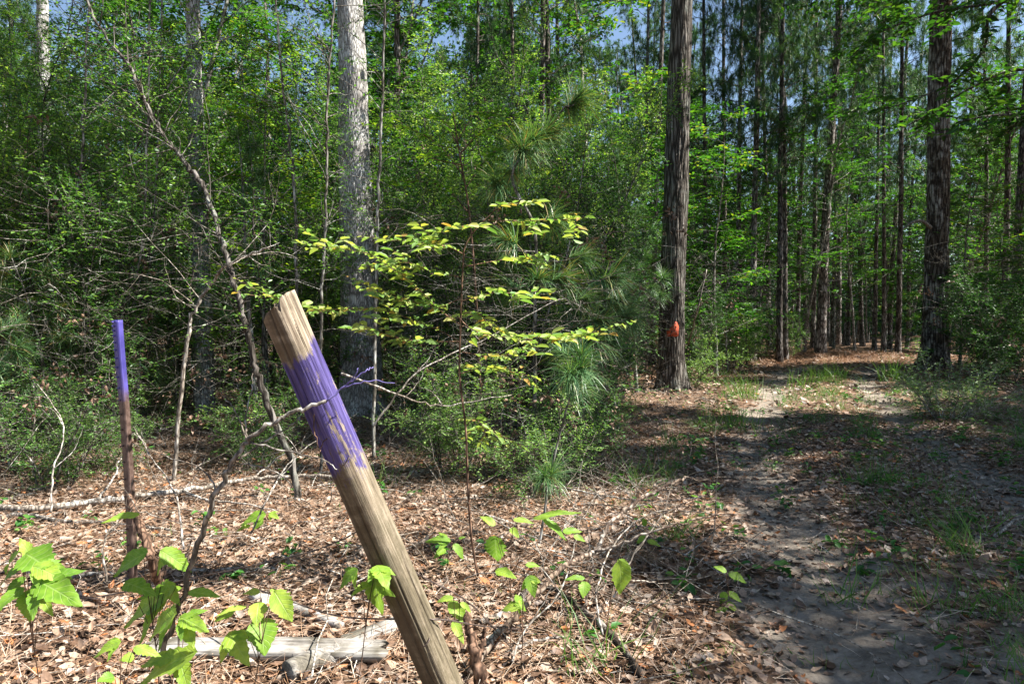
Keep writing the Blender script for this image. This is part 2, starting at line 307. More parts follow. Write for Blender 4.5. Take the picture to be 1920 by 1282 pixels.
def wood_post_mat():
    m, nt, ns, ls = new_mat('weathered_post_wood')
    tc = ns.new('ShaderNodeTexCoord'); ob = tc.outputs['Object']
    def noise(s, sc_, d=6, r=.65, dist=0):
        mp = nd(ns, 'ShaderNodeMapping'); mp.inputs['Scale'].default_value = s; ls.new(ob, mp.inputs[0])
        n = nd(ns, 'ShaderNodeTexNoise', ins={'Scale': sc_, 'Detail': float(d), 'Roughness': r, 'Distortion': dist}); ls.new(mp.outputs[0], n.inputs['Vector']); return n.outputs['Fac']
    grain = noise((1, 1, .045), 75, 6, .7, .3); broad = noise((1, 1, .12), 16, 4); fleck = noise((1, 1, .5), 34, 6, .75)
    r = ramp(ns, [(.28, (.05, .035, .022)), (.42, (.18, .135, .09)), (.56, (.36, .295, .215)), (.74, (.54, .48, .40))]); 
    s1 = nd(ns, 'ShaderNodeMath', operation='MULTIPLY_ADD', ins={1: .6}); ls.new(grain, s1.inputs[0])
    s2 = nd(ns, 'ShaderNodeMath', operation='MULTIPLY', ins={1: .42}); ls.new(broad, s2.inputs[0]); ls.new(s2.outputs[0], s1.inputs[2]); ls.new(s1.outputs[0], r.inputs[0])
    xyz = ns.new('ShaderNodeSeparateXYZ'); ls.new(ob, xyz.inputs[0])
    # darker, mossy, stained towards the foot
    mz = nd(ns, 'ShaderNodeMapRange', ins={1: 1.25, 2: .45, 3: 0.05, 4: .85}); ls.new(xyz.outputs[2], mz.inputs[0])
    ms = nd(ns, 'ShaderNodeMath', operation='MULTIPLY_ADD', ins={1: 1.0}); ls.new(mz.outputs[0], ms.inputs[0])
    m3 = nd(ns, 'ShaderNodeMath', operation='MULTIPLY_ADD', ins={1: 2.2, 2: -1.0}); ls.new(fleck, m3.inputs[0]); ls.new(m3.outputs[0], ms.inputs[2])
    mc = nd(ns, 'ShaderNodeMath', operation='MULTIPLY', use_clamp=True, ins={1: 1.0}); ls.new(ms.outputs[0], mc.inputs[0])
    mossc = ramp(ns, [(.3, (.05, .04, .025)), (.55, (.14, .115, .072)), (.75, (.33, .285, .215))]); ls.new(grain, mossc.inputs[0])
    c = mix(ns, ls, r.outputs[0], mossc.outputs[0], mc.outputs[0])
    sl = nd(ns, 'ShaderNodeMapRange', ins={1: .018, 2: -.004, 3: -.7, 4: .55}); ls.new(xyz.outputs[0], sl.inputs[0])  # brown stain on the left flank, also painting its shade side darker
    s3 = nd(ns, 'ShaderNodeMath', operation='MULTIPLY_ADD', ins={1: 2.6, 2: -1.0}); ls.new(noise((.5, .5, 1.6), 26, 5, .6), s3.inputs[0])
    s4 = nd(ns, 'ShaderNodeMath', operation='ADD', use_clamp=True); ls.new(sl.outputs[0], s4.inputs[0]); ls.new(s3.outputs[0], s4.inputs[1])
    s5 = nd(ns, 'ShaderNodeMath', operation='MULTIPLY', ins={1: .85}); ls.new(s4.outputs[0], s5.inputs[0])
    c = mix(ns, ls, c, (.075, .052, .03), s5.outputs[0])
    # sprayed violet band between z = 0.80 and 1.24, uneven edges and worn flecks
    e = nd(ns, 'ShaderNodeMath', operation='MULTIPLY_ADD', ins={1: .30, 2: -.15}); ls.new(noise((1, 1, .25), 14, 5), e.inputs[0])
    zz = nd(ns, 'ShaderNodeMath', operation='ADD'); ls.new(xyz.outputs[2], zz.inputs[0]); ls.new(e.outputs[0], zz.inputs[1])
    up = nd(ns, 'ShaderNodeMapRange', ins={1: 1.255, 2: 1.235, 3: 0.0, 4: 1.0}); ls.new(zz.outputs[0], up.inputs[0])
    l0 = nd(ns, 'ShaderNodeMapRange', ins={1: .80, 2: 1.0, 3: 0.0, 4: 1.0}); ls.new(zz.outputs[0], l0.inputs[0])
    l1 = nd(ns, 'ShaderNodeMath', operation='MULTIPLY_ADD', ins={1: 2.4, 2: -1.2}); ls.new(noise((1, 1, .35), 60, 8, .8), l1.inputs[0])
    l2 = nd(ns, 'ShaderNodeMath', operation='ADD'); ls.new(l0.outputs[0], l2.inputs[0]); ls.new(l1.outputs[0], l2.inputs[1])
    lo = nd(ns, 'ShaderNodeMapRange', ins={1: .40, 2: .62, 3: 0.0, 4: 1.0}); ls.new(l2.outputs[0], lo.inputs[0])
    bm = nd(ns, 'ShaderNodeMath', operation='MULTIPLY'); ls.new(up.outputs[0], bm.inputs[0]); ls.new(lo.outputs[0], bm.inputs[1])
    wr = ramp(ns, [(.55, (1, 1, 1)), (.60, (.1, .1, .1))]); ls.new(noise((1, 1, .25), 30, 7, .75), wr.inputs[0])
    bw = nd(ns, 'ShaderNodeMath', operation='MULTIPLY'); ls.new(bm.outputs[0], bw.inputs[0]); ls.new(wr.outputs[0], bw.inputs[1])
    pc = ramp(ns, [(.32, (.015, .01, .035)), (.5, (.06, .045, .16)), (.7, (.13, .105, .29))]); ls.new(grain, pc.inputs[0])
    c = mix(ns, ls, c, pc.outputs[0], bw.outputs[0])
    pb = nd(ns, 'ShaderNodeBsdfPrincipled', ins={'Roughness': .7}); pb.inputs['Specular IOR Level'].default_value = .3; ls.new(c, pb.inputs['Base Color'])
    b = nd(ns, 'ShaderNodeBump', ins={'Strength': .9, 'Distance': .004}); ls.new(grain, b.inputs['Height']); ls.new(b.outputs[0], pb.inputs['Normal'])
    o = ns.new('ShaderNodeOutputMaterial'); ls.new(pb.outputs[0], o.inputs[0]); return m
def steel_mat():
    m, nt, ns, ls = new_mat('painted_steel_post')
    tc = ns.new('ShaderNodeTexCoord'); xyz = ns.new('ShaderNodeSeparateXYZ'); ls.new(tc.outputs['Object'], xyz.inputs[0])
    n = nd(ns, 'ShaderNodeTexNoise', ins={'Scale': 9.0, 'Detail': 5.0}); ls.new(tc.outputs['Object'], n.inputs['Vector'])
    e = nd(ns, 'ShaderNodeMath', operation='MULTIPLY_ADD', ins={1: .3, 2: -.15}); ls.new(n.outputs['Fac'], e.inputs[0])
    zz = nd(ns, 'ShaderNodeMath', operation='ADD'); ls.new(xyz.outputs[2], zz.inputs[0]); ls.new(e.outputs[0], zz.inputs[1])
    f = nd(ns, 'ShaderNodeMapRange', ins={1: .87, 2: .99, 3: 0.0, 4: 1.0}); ls.new(zz.outputs[0], f.inputs[0])
    n2 = nd(ns, 'ShaderNodeTexNoise', ins={'Scale': 40.0, 'Detail': 4.0}); ls.new(tc.outputs['Object'], n2.inputs['Vector'])
    br = ramp(ns, [(.35, (.055, .032, .025)), (.65, (.13, .085, .07))]); ls.new(n2.outputs['Fac'], br.inputs[0])
    bl = ramp(ns, [(.3, (.035, .03, .17)), (.7, (.095, .08, .33))]); ls.new(n.outputs['Fac'], bl.inputs[0])
    c = mix(ns, ls, br.outputs[0], bl.outputs[0], f.outputs[0])
    pb = nd(ns, 'ShaderNodeBsdfPrincipled', ins={'Roughness': .5}); ls.new(c, pb.inputs['Base Color'])
    o = ns.new('ShaderNodeOutputMaterial'); ls.new(pb.outputs[0], o.inputs[0]); return m
def plain(name, c, rough=.6, var=.25, sc_=30, metal=0.0):
    m, nt, ns, ls = new_mat(name)
    tc = ns.new('ShaderNodeTexCoord'); n = nd(ns, 'ShaderNodeTexNoise', ins={'Scale': float(sc_), 'Detail': 5.0}); ls.new(tc.outputs['Object'], n.inputs['Vector'])
    r = ramp(ns, [(.3, tuple(x * (1 - var) for x in c)), (.7, tuple(min(1, x * (1 + var)) for x in c))]); ls.new(n.outputs['Fac'], r.inputs[0])
    pb = nd(ns, 'ShaderNodeBsdfPrincipled', ins={'Roughness': rough, 'Metallic': metal}); ls.new(r.outputs[0], pb.inputs['Base Color'])
    b = nd(ns, 'ShaderNodeBump', ins={'Strength': .3, 'Distance': .003}); ls.new(n.outputs['Fac'], b.inputs['Height']); ls.new(b.outputs[0], pb.inputs['Normal'])
    o = ns.new('ShaderNodeOutputMaterial'); ls.new(pb.outputs[0], o.inputs[0]); return m
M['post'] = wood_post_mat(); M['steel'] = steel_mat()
M['wire'] = plain('rusty_wire', (.10, .075, .065), .5, .4, 60, .4)
M['orange'] = plain('orange_sheet', (.36, .055, .018), .8, .6, 16)
M['violet_twig'] = plain('violet_sprayed_twig', (.12, .10, .28), .6, .3, 40)
M['deadleaf_big'] = plain('curled_brown_leaf', (.34, .13, .06), .6, .35, 40)

# ------------------------------------------------------------------ object helpers
def link(name, me, parent=None, loc=None, rot=None):
    o = bpy.data.objects.new(name, me); col.objects.link(o)
    if parent is not None: o.parent = parent
    if loc is not None: o.location = loc
    if rot is not None: o.rotation_euler = rot
    return o
def tag(o, label, cat, group=None):
    o['label'] = label; o['category'] = cat
    if group: o['group'] = group
    return o
def thing(name, loc, label, cat, group=None, parts=(), rotz=0, scale=1.0, tilt=(0, 0)):
    e = bpy.data.objects.new(name, None); col.objects.link(e); e.empty_display_size = .2
    e.location = [float(a) for a in loc]; e.rotation_euler = (tilt[0], tilt[1], rotz)
    e.scale = (scale,) * 3 if np.isscalar(scale) else scale
    tag(e, label, cat, group)
    for pn, me in parts: link(pn, me, e)
    return e
def structure(o): o['kind'] = 'structure'; return o
def stuff(o, label, cat): o['kind'] = 'stuff'; o['label'] = label; o['category'] = cat; return o

# ------------------------------------------------------------------ ground and track
def ground():
    u = np.linspace(-1, 1, 460); xs = 0.5 + np.sinh(u * 5.6) / math.sinh(5.6) * 260
    w = np.linspace(-0.62, 1, 430); ys = 3.2 + np.sinh(w * 5.6) / math.sinh(5.6) * 330
    X, Y = np.meshgrid(xs, ys); H = height(X, Y)
    V = np.stack([X, Y, H], -1).reshape(-1, 3); ny, nx = X.shape
    i = np.arange(ny - 1)[:, None] * nx + np.arange(nx - 1)[None]
    F = np.stack([i, i + 1, i + nx + 1, i + nx], -1).reshape(-1, 4)
    straw = np.exp(-(((X - 9.6) / 4.5) ** 2 + ((Y - 21.8) / 3.0) ** 2)) * .9
    me = mesh_from('ground', V, F, M['ground'], None, True, {'sand': 0 * X.ravel(), 'straw': straw.ravel()})
    structure(link('ground', me))
    # the track: its own sheet following the ground
    n = len(ROADC); T = np.gradient(ROADC, axis=0); T /= np.linalg.norm(T, axis=1)[:, None]; Nn = np.stack([T[:, 1], -T[:, 0]], 1)
    cl = catmull(ROADC, 10); T = np.gradient(cl, axis=0); T /= np.linalg.norm(T, axis=1)[:, None] + 1e-9; Nn = np.stack([T[:, 1], -T[:, 0]], 1)
    s = np.linspace(-1.55, 1.55, 56); XX = cl[:, None, 0] + Nn[:, None, 0] * s; YY = cl[:, None, 1] + Nn[:, None, 1] * s
    Z = height(XX, YY); edge = (np.abs(s) / 1.55) ** 8; Z = Z + 0.016 - 0.05 * edge[None]
    sand = rut(XX, YY) * .72 + .16 * (1 - np.abs(s)[None] / 1.6) + .3 * np.exp(-((YY - 2.2) / 1.3) ** 2) * (np.abs(s)[None] < 1.3)
    straw = np.exp(-(((XX - 9.6) / 4.5) ** 2 + ((YY - 21.8) / 3.0) ** 2)) * .9
    V = np.stack([XX, YY, Z], -1).reshape(-1, 3); ny, nx = XX.shape
    i = np.arange(ny - 1)[:, None] * nx + np.arange(nx - 1)[None]
    F = np.stack([i, i + 1, i + nx + 1, i + nx], -1).reshape(-1, 4)
    structure(link('dirt_track', mesh_from('dirt_track', V, F, M['ground'], None, True, {'sand': sand.ravel(), 'straw': straw.ravel()})))
ground()

def frustum_pts(rng, n, y0, y1, power=1.0, margin=1.12, xoff=0):
    """random ground points inside the view, density even per square metre when power = 1"""
    y = np.sqrt(rng.rand(n) ** power * (y1 ** 2 - y0 ** 2) + y0 ** 2); x = (rng.rand(n) * 2 - 1) * .75 * y * margin + xoff
    return x, y
def litter():
    rng = np.random.RandomState(11)
    a = Acc()
    for n, y0, y1, size, cl in ((150000, 1.5, 8.5, .032, 1.0), (56000, 8.5, 24, .07, .9)):
        x, y = frustum_pts(rng, n, y0, y1)
        d = road_dist(x, y); r = rut(x, y, d)
        inroad = np.abs(d) < 1.45
        keep = rng.rand(n) < np.where(inroad, np.clip(.68 - .40 * r, .22, 1) , 1.0) * np.where(d > 1.45, .8, 1)
        clump = fnoise(x, y, 2.3, 40) * .5 + .5
        keep &= rng.rand(n) < (.55 + .6 * clump)
        keep &= ~(inroad & (y < 3.4) & (rng.rand(n) < .5) & (d > -1.0))
        x, y, d = x[keep], y[keep], d[keep]; m = len(x)
        z = height(x, y) + np.where(np.abs(d) < 1.45, .016, 0) + rng.rand(m) ** 2 * .03 * (np.abs(d) > 1.2) + .003
        th = rng.rand(m) * 6.28; D = np.stack([np.cos(th), np.sin(th), rng.randn(m) * .22], 1)
        N = np.stack([rng.randn(m) * .38, rng.randn(m) * .38, np.ones(m)], 1)
        L = np.minimum(size * np.exp(rng.randn(m) * .45 - .05), size * 2.0); v = np.clip(rng.rand(m) ** .9 * .95 + .04 * rng.randn(m), 0, .97)
        v[rng.rand(m) < .05] = 1.0
        a.leaves(np.stack([x, y, z], 1), D, N, L, L * (.45 + .3 * rng.rand(m)), 'litter', rng.rand(m) * 1.8 - .2, v)
    stuff(link('leaf_litter', a.mesh('leaf_litter', M['litter'])), 'brown dead leaves carpeting the forest floor', 'fallen leaves')
    a = Acc(); n = 115000
    x, y = frustum_pts(rng, n, 1.6, 11); d = road_dist(x, y); r = rut(x, y, d)
    keep = rng.rand(n) < np.where(np.abs(d) < 1.4, .35 * (1 - .8 * np.clip(r, 0, 1)), 1); x, y = x[keep], y[keep]; m = len(x)
    th = rng.rand(m) * 6.28; D = np.stack([np.cos(th), np.sin(th), rng.randn(m) * .15], 1); N = np.stack([rng.randn(m) * .3, rng.randn(m) * .3, np.ones(m)], 1)
    a.leaves(np.stack([x, y, height(x, y) + .02 + rng.rand(m) * .022], 1), D, N, .08 + .1 * rng.rand(m), .0022, 'needle2', rng.randn(m), rng.rand(m))
    n = 26000; x = 9.6 + rng.randn(n) * 3.2; y = 21.8 + rng.randn(n) * 1.7
    th = rng.rand(n) * 6.28; D = np.stack([np.cos(th), np.sin(th), rng.randn(n) * .2], 1); N = np.stack([rng.randn(n) * .3, rng.randn(n) * .3, np.ones(n)], 1)
    a.leaves(np.stack([x, y, height(x, y) + .02 + rng.rand(n) * .02], 1), D, N, .25, .012, 'needle2', rng.randn(n), rng.rand(n) * .6)
    stuff(link('pine_straw', a.mesh('pine_straw', M['needle_litter'])), 'thin dry pine needles scattered over the dead leaves', 'pine straw')
    # small dead twigs
    a = Acc(); n = 3600; x, y = frustum_pts(rng, n, 1.7, 13); d = road_dist(x, y)
    for i in range(n):
        if abs(d[i]) < 1.3 and rng.rand() > .12: continue
        th = rng.rand() * 6.28; L = .1 + .45 * rng.rand() ** 2; k = 5; t = np.linspace(0, 1, k)[:, None]
        p = np.array([x[i], y[i], hz(x[i], y[i]) + .025]) + t * L * np.array([math.cos(th), math.sin(th), rng.rand() * .5 - .05]) + rng.randn(k, 3) * L * .035
        r0 = .0012 + .0035 * rng.rand() ** 2; a.tube(p, r0, r0 * .4, 4)
    stuff(link('twig_litter', a.mesh('twig_litter', M['twig'])), 'small dead twigs strewn over the forest floor', 'twigs')
litter()

def greens():
    rng = np.random.RandomState(5)
    a = Acc()                                                       # grass
    cx, cy_ = [], []
    for i in range(1700):
        y = 2.2 + 14 * rng.rand() ** 1.3; k = rng.choice(5, p=[.36, .2, .1, .22, .12])
        off = [rng.randn() * .3, 1.25 + abs(rng.randn()) * .7, -1.45 + rng.randn() * .22, rng.randn() * .4, 1.5 + rng.randn() * .4][k]
        i0 = np.argmin(abs(ROADC[:, 1] - y)); t = norm(ROADC[min(i0 + 1, len(ROADC) - 1)] - ROADC[i0]); x = np.interp(y, ROADC[:, 1], ROADC[:, 0])
        cx.append(x + off * (1 / max(t[1], .5))); cy_.append(y)
    for i in range(130): 
        x, y = frustum_pts(rng, 1, 3, 12); cx.append(x[0]); cy_.append(y[0])
    for x, y in zip(cx, cy_):
        if y > 3.2 and fnoise(x, y, 1.8, 25) < -.25 : continue
        big = rng.rand() < .06; n = rng.randint(5, 13) if not big else 30; s = (.035 + .055 * rng.rand() if y < 6 else .035 + .05 * rng.rand()) if not big else .22
        px = x + rng.randn(n) * (.05 if not big else .06); py = y + rng.randn(n) * .05
        D = rng.randn(n, 3) * [.55, .55, .2] + [0, 0, 1]; N = rng.randn(n, 3) * .4 + [0, -.3, .3]
        N = np.cross(np.cross(D, N), D)
        a.leaves(np.stack([px, py, height(px, py)], 1), D, N, s * (.5 + rng.rand(n)), .0035 + .003 * rng.rand(n), 'blade', 1.0, rng.rand(n) * .8)
    for (px, py, s, n) in ((1500, 668 + 60, .5, 60), (1552, 720, .6, 90), (1395, 745, .5, 120), (1670, 716, .75, 60), (1385, 800, .35, 90)):
        g = G(px, py); nn = n; gx = g[0] + rng.randn(nn) * .15; gy = g[1] + rng.randn(nn) * .2
        D = rng.randn(nn, 3) * [.35, .35, .1] + [0, 0, 1]; N = np.cross(np.cross(D, rng.randn(nn, 3)), D)
        a.leaves(np.stack([gx, gy, height(gx, gy)], 1), D, N, s * (.5 + .5 * rng.rand(nn)), .008, 'blade', 1.0, rng.rand(nn) * .8)
    stuff(link('grass', a.mesh('grass', M['fresh_g'])), 'sparse green grass growing between and beside the wheel ruts', 'grass')
    a = Acc()                                                       # low broadleaf weeds
    for i in range(800):
        if i < 240:
            y = 2.3 + 9 * rng.rand() ** 1.2; x = np.interp(y, ROADC[:, 1], ROADC[:, 0]) + [rng.randn() * .3, 1.5 + abs(rng.randn()) * .8, 1.3 + .3 * rng.randn(), -1.5 + .3 * rng.randn()][rng.randint(4)]
        else: x, y = frustum_pts(rng, 1, 3, 14); x, y = x[0], y[0]
        n = rng.randint(5, 14); s = .03 + .03 * rng.rand(); hgt = .03 + .09 * rng.rand()
        th = rng.rand(n) * 6.28; D = np.stack([np.cos(th), np.sin(th), .3 * rng.randn(n)], 1); N = rng.randn(n, 3) * .3 + [0, 0, 1]
        Pp = np.array([x, y, hz(x, y)]) + np.stack([rng.randn(n) * .03, rng.randn(n) * .03, hgt * rng.rand(n) + .02], 1)
        a.leaves(Pp, D, N, s * (.6 + .6 * rng.rand(n)), s * .6, 'oval', 1, rng.rand(n))
        for q in range(2): a.tube(np.array([[x, y, hz(x, y)], [x + rng.randn() * .02, y, hz(x, y) + hgt]]), .0015, .001, 3)
    stuff(link('ground_cover', a.mesh('ground_cover', M['weed'])), 'small leafy green weeds dotted over the forest floor and track', 'weeds')
M['fresh_g'] = leaf_mat('grass_blade', [(0, (.05, .14, .025)), (.7, (.12, .22, .04)), (1, (.3, .28, .12))], .35, .5, .4, objvar=0)
M['weed'] = leaf_mat('weed_leaf', [(0, (.03, .11, .025)), (.6, (.06, .18, .03)), (1, (.16, .28, .05))], .35, objvar=0)
greens()

# ------------------------------------------------------------------ plant generators (each mesh is made once, then shared by its copies)
def path(rng, p, d, L, k, wander, lift=0.0):
    pts = [np.array(p, float)]; d = norm(d)
    for i in range(k):
        d = norm(d + rng.randn(3) * wander + np.array([0, 0, lift])); pts.append(pts[-1] + d * L / k)
    return np.array(pts)
def at(pts, t):
    f = t * (len(pts) - 1); i = min(int(f), len(pts) - 2); return pts[i] + (pts[i + 1] - pts[i]) * (f - i), norm(pts[i + 1] - pts[i])
def side(rng, d, up=.2):
    r = rng.randn(3); r -= r.dot(d) * d; r = norm(r); return norm(r + d * (.25 + .5 * rng.rand()) + np.array([0, 0, up]))
def spray(rng, lf, pts, step, L, flat=.35, ratio=.5, tm='diamond', along=.5, t0=.1):
    """leaves alternately along a twig"""
    n = max(2, int(np.linalg.norm(np.diff(pts, axis=0), axis=1).sum() / step)); P_, D_, N_ = [], [], []
    for i in range(n):
        q, d = at(pts, t0 + (1 - t0) * (i + rng.rand() * .6) / n * .98)
        s = np.cross(d, [0, 0, 1.0]); s = norm(s + 1e-3) * (1 if i % 2 else -1)
        P_.append(q); D_.append(norm(s + d * along + rng.randn(3) * .25)); N_.append(np.array([0, 0, 1]) + rng.randn(3) * flat)
    n = len(P_); LL = L * (.4 + .85 * rng.rand(n))
    lf.leaves(np.array(P_), np.array(D_), np.array(N_), LL, LL * ratio, tm, 1.0, rng.rand(n))
def gen_yaupon(seed, H=5.0, stems=6, nb=30, leafL=.042, low=.22, mat='yaupon', dens=1.0, spread=.16):
    rng = np.random.RandomState(seed); w = Acc(); lf = Acc()
    for s in range(stems):
        a = rng.rand() * 6.28; h = H * (.6 + .4 * rng.rand())
        st = path(rng, (math.cos(a) * .12, math.sin(a) * .12, -.05), (math.cos(a) * spread, math.sin(a) * spread, 1), h, 14, .09, .02)
        w.tube(st, .006 + .0022 * h, .002, 6, rough=.2)
        for b in range(nb):
            t = low + (1 - low) * (b + rng.rand()) / nb; q, d = at(st, min(t, .99)); Lb = (.35 + .75 * rng.rand()) * (1.05 - .55 * t) * min(1, H / 4)
            bd = side(rng, d, .15); br = path(rng, q, bd, Lb, 5, .16, .01); w.tube(br, .0042, .0015, 4)
            for k in range(int(8 * dens)):
                q2, d2 = at(br, .15 + .84 * rng.rand()); tw = path(rng, q2, side(rng, d2, .1), .10 + .22 * rng.rand(), 2, .15); w.tube(tw, .0016, .0008, 3)
                spray(rng, lf, tw, .020, leafL, .5, .5)
            spray(rng, lf, br, .05, leafL, .5, .5, t0=.3)
    dl = Acc()
    for k in range(9):
        c = np.array([rng.randn() * .45, rng.randn() * .45, H * (.15 + .6 * rng.rand())]); n = rng.randint(4, 12)
        dl.leaves(c + rng.randn(n, 3) * .05, rdir(rng, n) + [0, 0, -.8], rdir(rng, n), .06 * (.6 + .6 * rng.rand(n)), .03, 'litter', 2.2, .15 + .35 * rng.rand(n))
    for k in range(44):                                               # bare dead twigs low down
        a = rng.rand() * 6.28; q = np.array([math.cos(a) * .2, math.sin(a) * .2, .3 + rng.rand() * 2.4])
        br = path(rng, q, (math.cos(a), math.sin(a), .1 * rng.randn()), .4 + .9 * rng.rand(), 6, .22); w.tube(br, .0035, .001, 4)
        for j in range(4): q2, d2 = at(br, .2 + .75 * rng.rand()); w.tube(path(rng, q2, side(rng, d2, 0), .1 + .25 * rng.rand(), 3, .25), .0016, .0007, 3)
    return [('stem', w.mesh('bush_stems', M['bark_bush'], True)), ('foliage', lf.mesh('bush_foliage', M[mat])), ('dead_leaves', dl.mesh('bush_dead_leaves', M['litter']))]
def tuft(rng, lf, p, d, n, L, wd, spreadf=.75):
    D = norm(d)[None] * (.75) + rdir(rng, n) * spreadf * .95; D[:, 2] -= .05
    Pp = np.asarray(p)[None] - norm(d)[None] * rng.rand(n)[:, None] * L * .45
    lf.leaves(Pp, D, rdir(rng, n) * .4 + [0, 0, 1], L * (.6 + .6 * rng.rand(n)), wd, 'needle2', .6 + 2.0 * rng.rand(n), rng.rand(n))
def gen_pinelet(seed, H=2.2, whorls=6, nn=110, L=.19, wd=.0045, mat='needle', bl=.55):
    rng = np.random.RandomState(seed); w = Acc(); lf = Acc()
    st = path(rng, (0, 0, -.05), (rng.randn() * .08, rng.randn() * .08, 1), H, 12, .05); w.tube(st, .008 + .006 * H, .004, 6, rough=.15)
    tuft(rng, lf, st[-1], (0, 0, 1), nn, L, wd)
    for k in range(whorls):
        t = .32 + .66 * k / whorls; q, d = at(st, t)
        for j in range(rng.randint(2, 5)):
            a = rng.rand() * 6.28; br = path(rng, q, (math.cos(a), math.sin(a), .45), bl * (1.15 - t) * (.7 + .6 * rng.rand()) + .1, 5, .12, .05); w.tube(br, .006, .0025, 4)
            tuft(rng, lf, br[-1], br[-1] - br[-2], nn, L, wd)
            if rng.rand() < .6: tuft(rng, lf, br[-3], br[-3] - br[-4], int(nn * .6), L, wd)
    return [('trunk', w.mesh('pine_sapling_trunk', M['bark_thin'], True)), ('needles', lf.mesh('pine_sapling_needles', M[mat]))]
def gen_pine(seed, H=19, r=.13, low=.36, nb=62, nt=10, nn=34):
    rng = np.random.RandomState(seed); w = Acc(); lf = Acc()
    st = path(rng, (0, 0, -.2), (rng.randn() * .02, rng.randn() * .02, 1), H + .2, 22, .012)
    rad = r * (1.05 - .8 * np.linspace(0, 1, len(st))); rad[0] *= 1.45; rad[1] *= 1.05
    w.tube(st, rad, None, 10, rough=.10)
    for k in range(26):
        t = .10 + .35 * rng.rand(); q, d = at(st, t); a = rng.rand() * 6.28
        w.tube(path(rng, q, (math.cos(a), math.sin(a), -.1 + .3 * rng.rand()), .2 + 1.5 * rng.rand() ** 2, 5, .14), .010, .003, 4)
    for k in range(nb):
        t = low + (1 - low) * (k + rng.rand()) / nb; q, d = at(st, min(t, .995)); a = rng.rand() * 6.28; Lb = (2.4 * (1 - .75 * ((t - low) / (1 - low)))) * (.6 + .6 * rng.rand()) + .3
        br = path(rng, q, (math.cos(a), math.sin(a), .1 + .35 * rng.rand()), Lb, 7, .12, .03); w.tube(br, .022 * (1.2 - t), .005, 5)
        for j in range(nt):
            q2, d2 = at(br, .25 + .75 * rng.rand() ** .7); e = q2 + norm(rng.randn(3) + d2 + [0, 0, .3]) * (.15 + .35 * rng.rand())
            w.tube(np.array([q2, e]), .005, .003, 3); tuft(rng, lf, e, e - q2, nn, .27, .015, .85)
    return [('trunk', w.mesh('pine_trunk', M['bark_pine'], True)), ('crown', lf.mesh('pine_crown', M['farneedle']))]
def gen_broad(seed, H=7, r=.045, low=.25, nb=30, leafL=.115, mat='broad', blen=1.8, step=.05, tm='oval', bark='bark_thin', twn=9, droop=0.0, lean=.05, trunk=True, taper=.35, sides=8):
    rng = np.random.RandomState(seed); w = Acc(); lf = Acc()
    st = path(rng, (0, 0, -.1), (rng.randn() * lean, rng.randn() * lean, 1), H + .1, 14, .05); 
    rad = r * np.linspace(1.1, taper * .4, len(st)); rad[0] *= 1.3
    w.tube(st, rad, None, sides, rough=.12)
    for b in range(nb):
        t = low + (1 - low) * (b + rng.rand()) / nb; q, d = at(st, min(t, .99)); Lb = blen * (.5 + .6 * rng.rand()) * (1.15 - .75 * (t - low) / (1 - low)); a = rng.rand() * 6.28
        br = path(rng, q, (math.cos(a), math.sin(a), .28 + .3 * rng.rand() - droop), Lb, 8, .13, -.02 - droop * .1); w.tube(br, max(.004, .32 * r * (1.1 - t * .7)), .003, 5)
        for k in range(twn):
            q2, d2 = at(br, .25 + .74 * rng.rand()); sd = norm(np.cross(d2, [0, 0, 1]) * rng.choice([-1, 1]) + d2 * .7 + rng.randn(3) * [.2, .2, .12])
            tw = path(rng, q2, sd, .25 + .45 * rng.rand() * min(1, blen / 1.5), 4, .12, -.02); w.tube(tw, .003, .001, 3); spray(rng, lf, tw, step, leafL, .28, .52, tm)
        spray(rng, lf, br[-4:], step, leafL, .28, .52, tm)
    return [('trunk', w.mesh('tree_trunk', M[bark], True)), ('crown', lf.mesh('tree_crown', M[mat]))]
def gen_canopy(seed, H=15, r=.2, low=.42, nb=26, blen=4.2, leafL=.20, mat='oakleaf', bark='bark_grey', twn=18, n_leaf=25):
    rng = np.random.RandomState(seed); w = Acc(); lf = Acc()
    st = path(rng, (0, 0, -.2), (rng.randn() * .03, rng.randn() * .03, 1), H + .2, 16, .03)
    rad = r * np.linspace(1.05, .15, len(st)); rad[0] *= 1.5; w.tube(st, rad, None, 14, rough=.08)
    for b in range(nb):
        t = low + (1 - low) * (b + rng.rand()) / nb; q, d = at(st, min(t, .99)); a = rng.rand() * 6.28; u = (t - low) / (1 - low)
        Lb = blen * (.55 + .5 * rng.rand()) * (1.0 - .55 * u)
        br = path(rng, q, (math.cos(a), math.sin(a), .35 + .4 * rng.rand()), Lb, 9, .15, .0); w.tube(br, r * .3 * (1.1 - .7 * u), .008, 6)
        for k in range(twn):
            q2, d2 = at(br, .2 + .79 * rng.rand() ** .8); tw = path(rng, q2, side(rng, d2, .1), .5 + .9 * rng.rand(), 4, .2); w.tube(tw, .008, .003, 3)
            c = tw[-1]; n = n_leaf; Pp = tw[rng.randint(1, 5, n)] + rng.randn(n, 3) * .16
            lf.leaves(Pp, rdir(rng, n) + [0, 0, -.2], rdir(rng, n) * .6 + [0, 0, 1], leafL * (.6 + .6 * rng.rand(n)), leafL * .5, 'lobed' if leafL > .12 else 'oval', 1, rng.rand(n))
    return [('trunk', w.mesh('canopy_trunk', M[bark], True)), ('crown', lf.mesh('canopy_crown', M[mat]))]

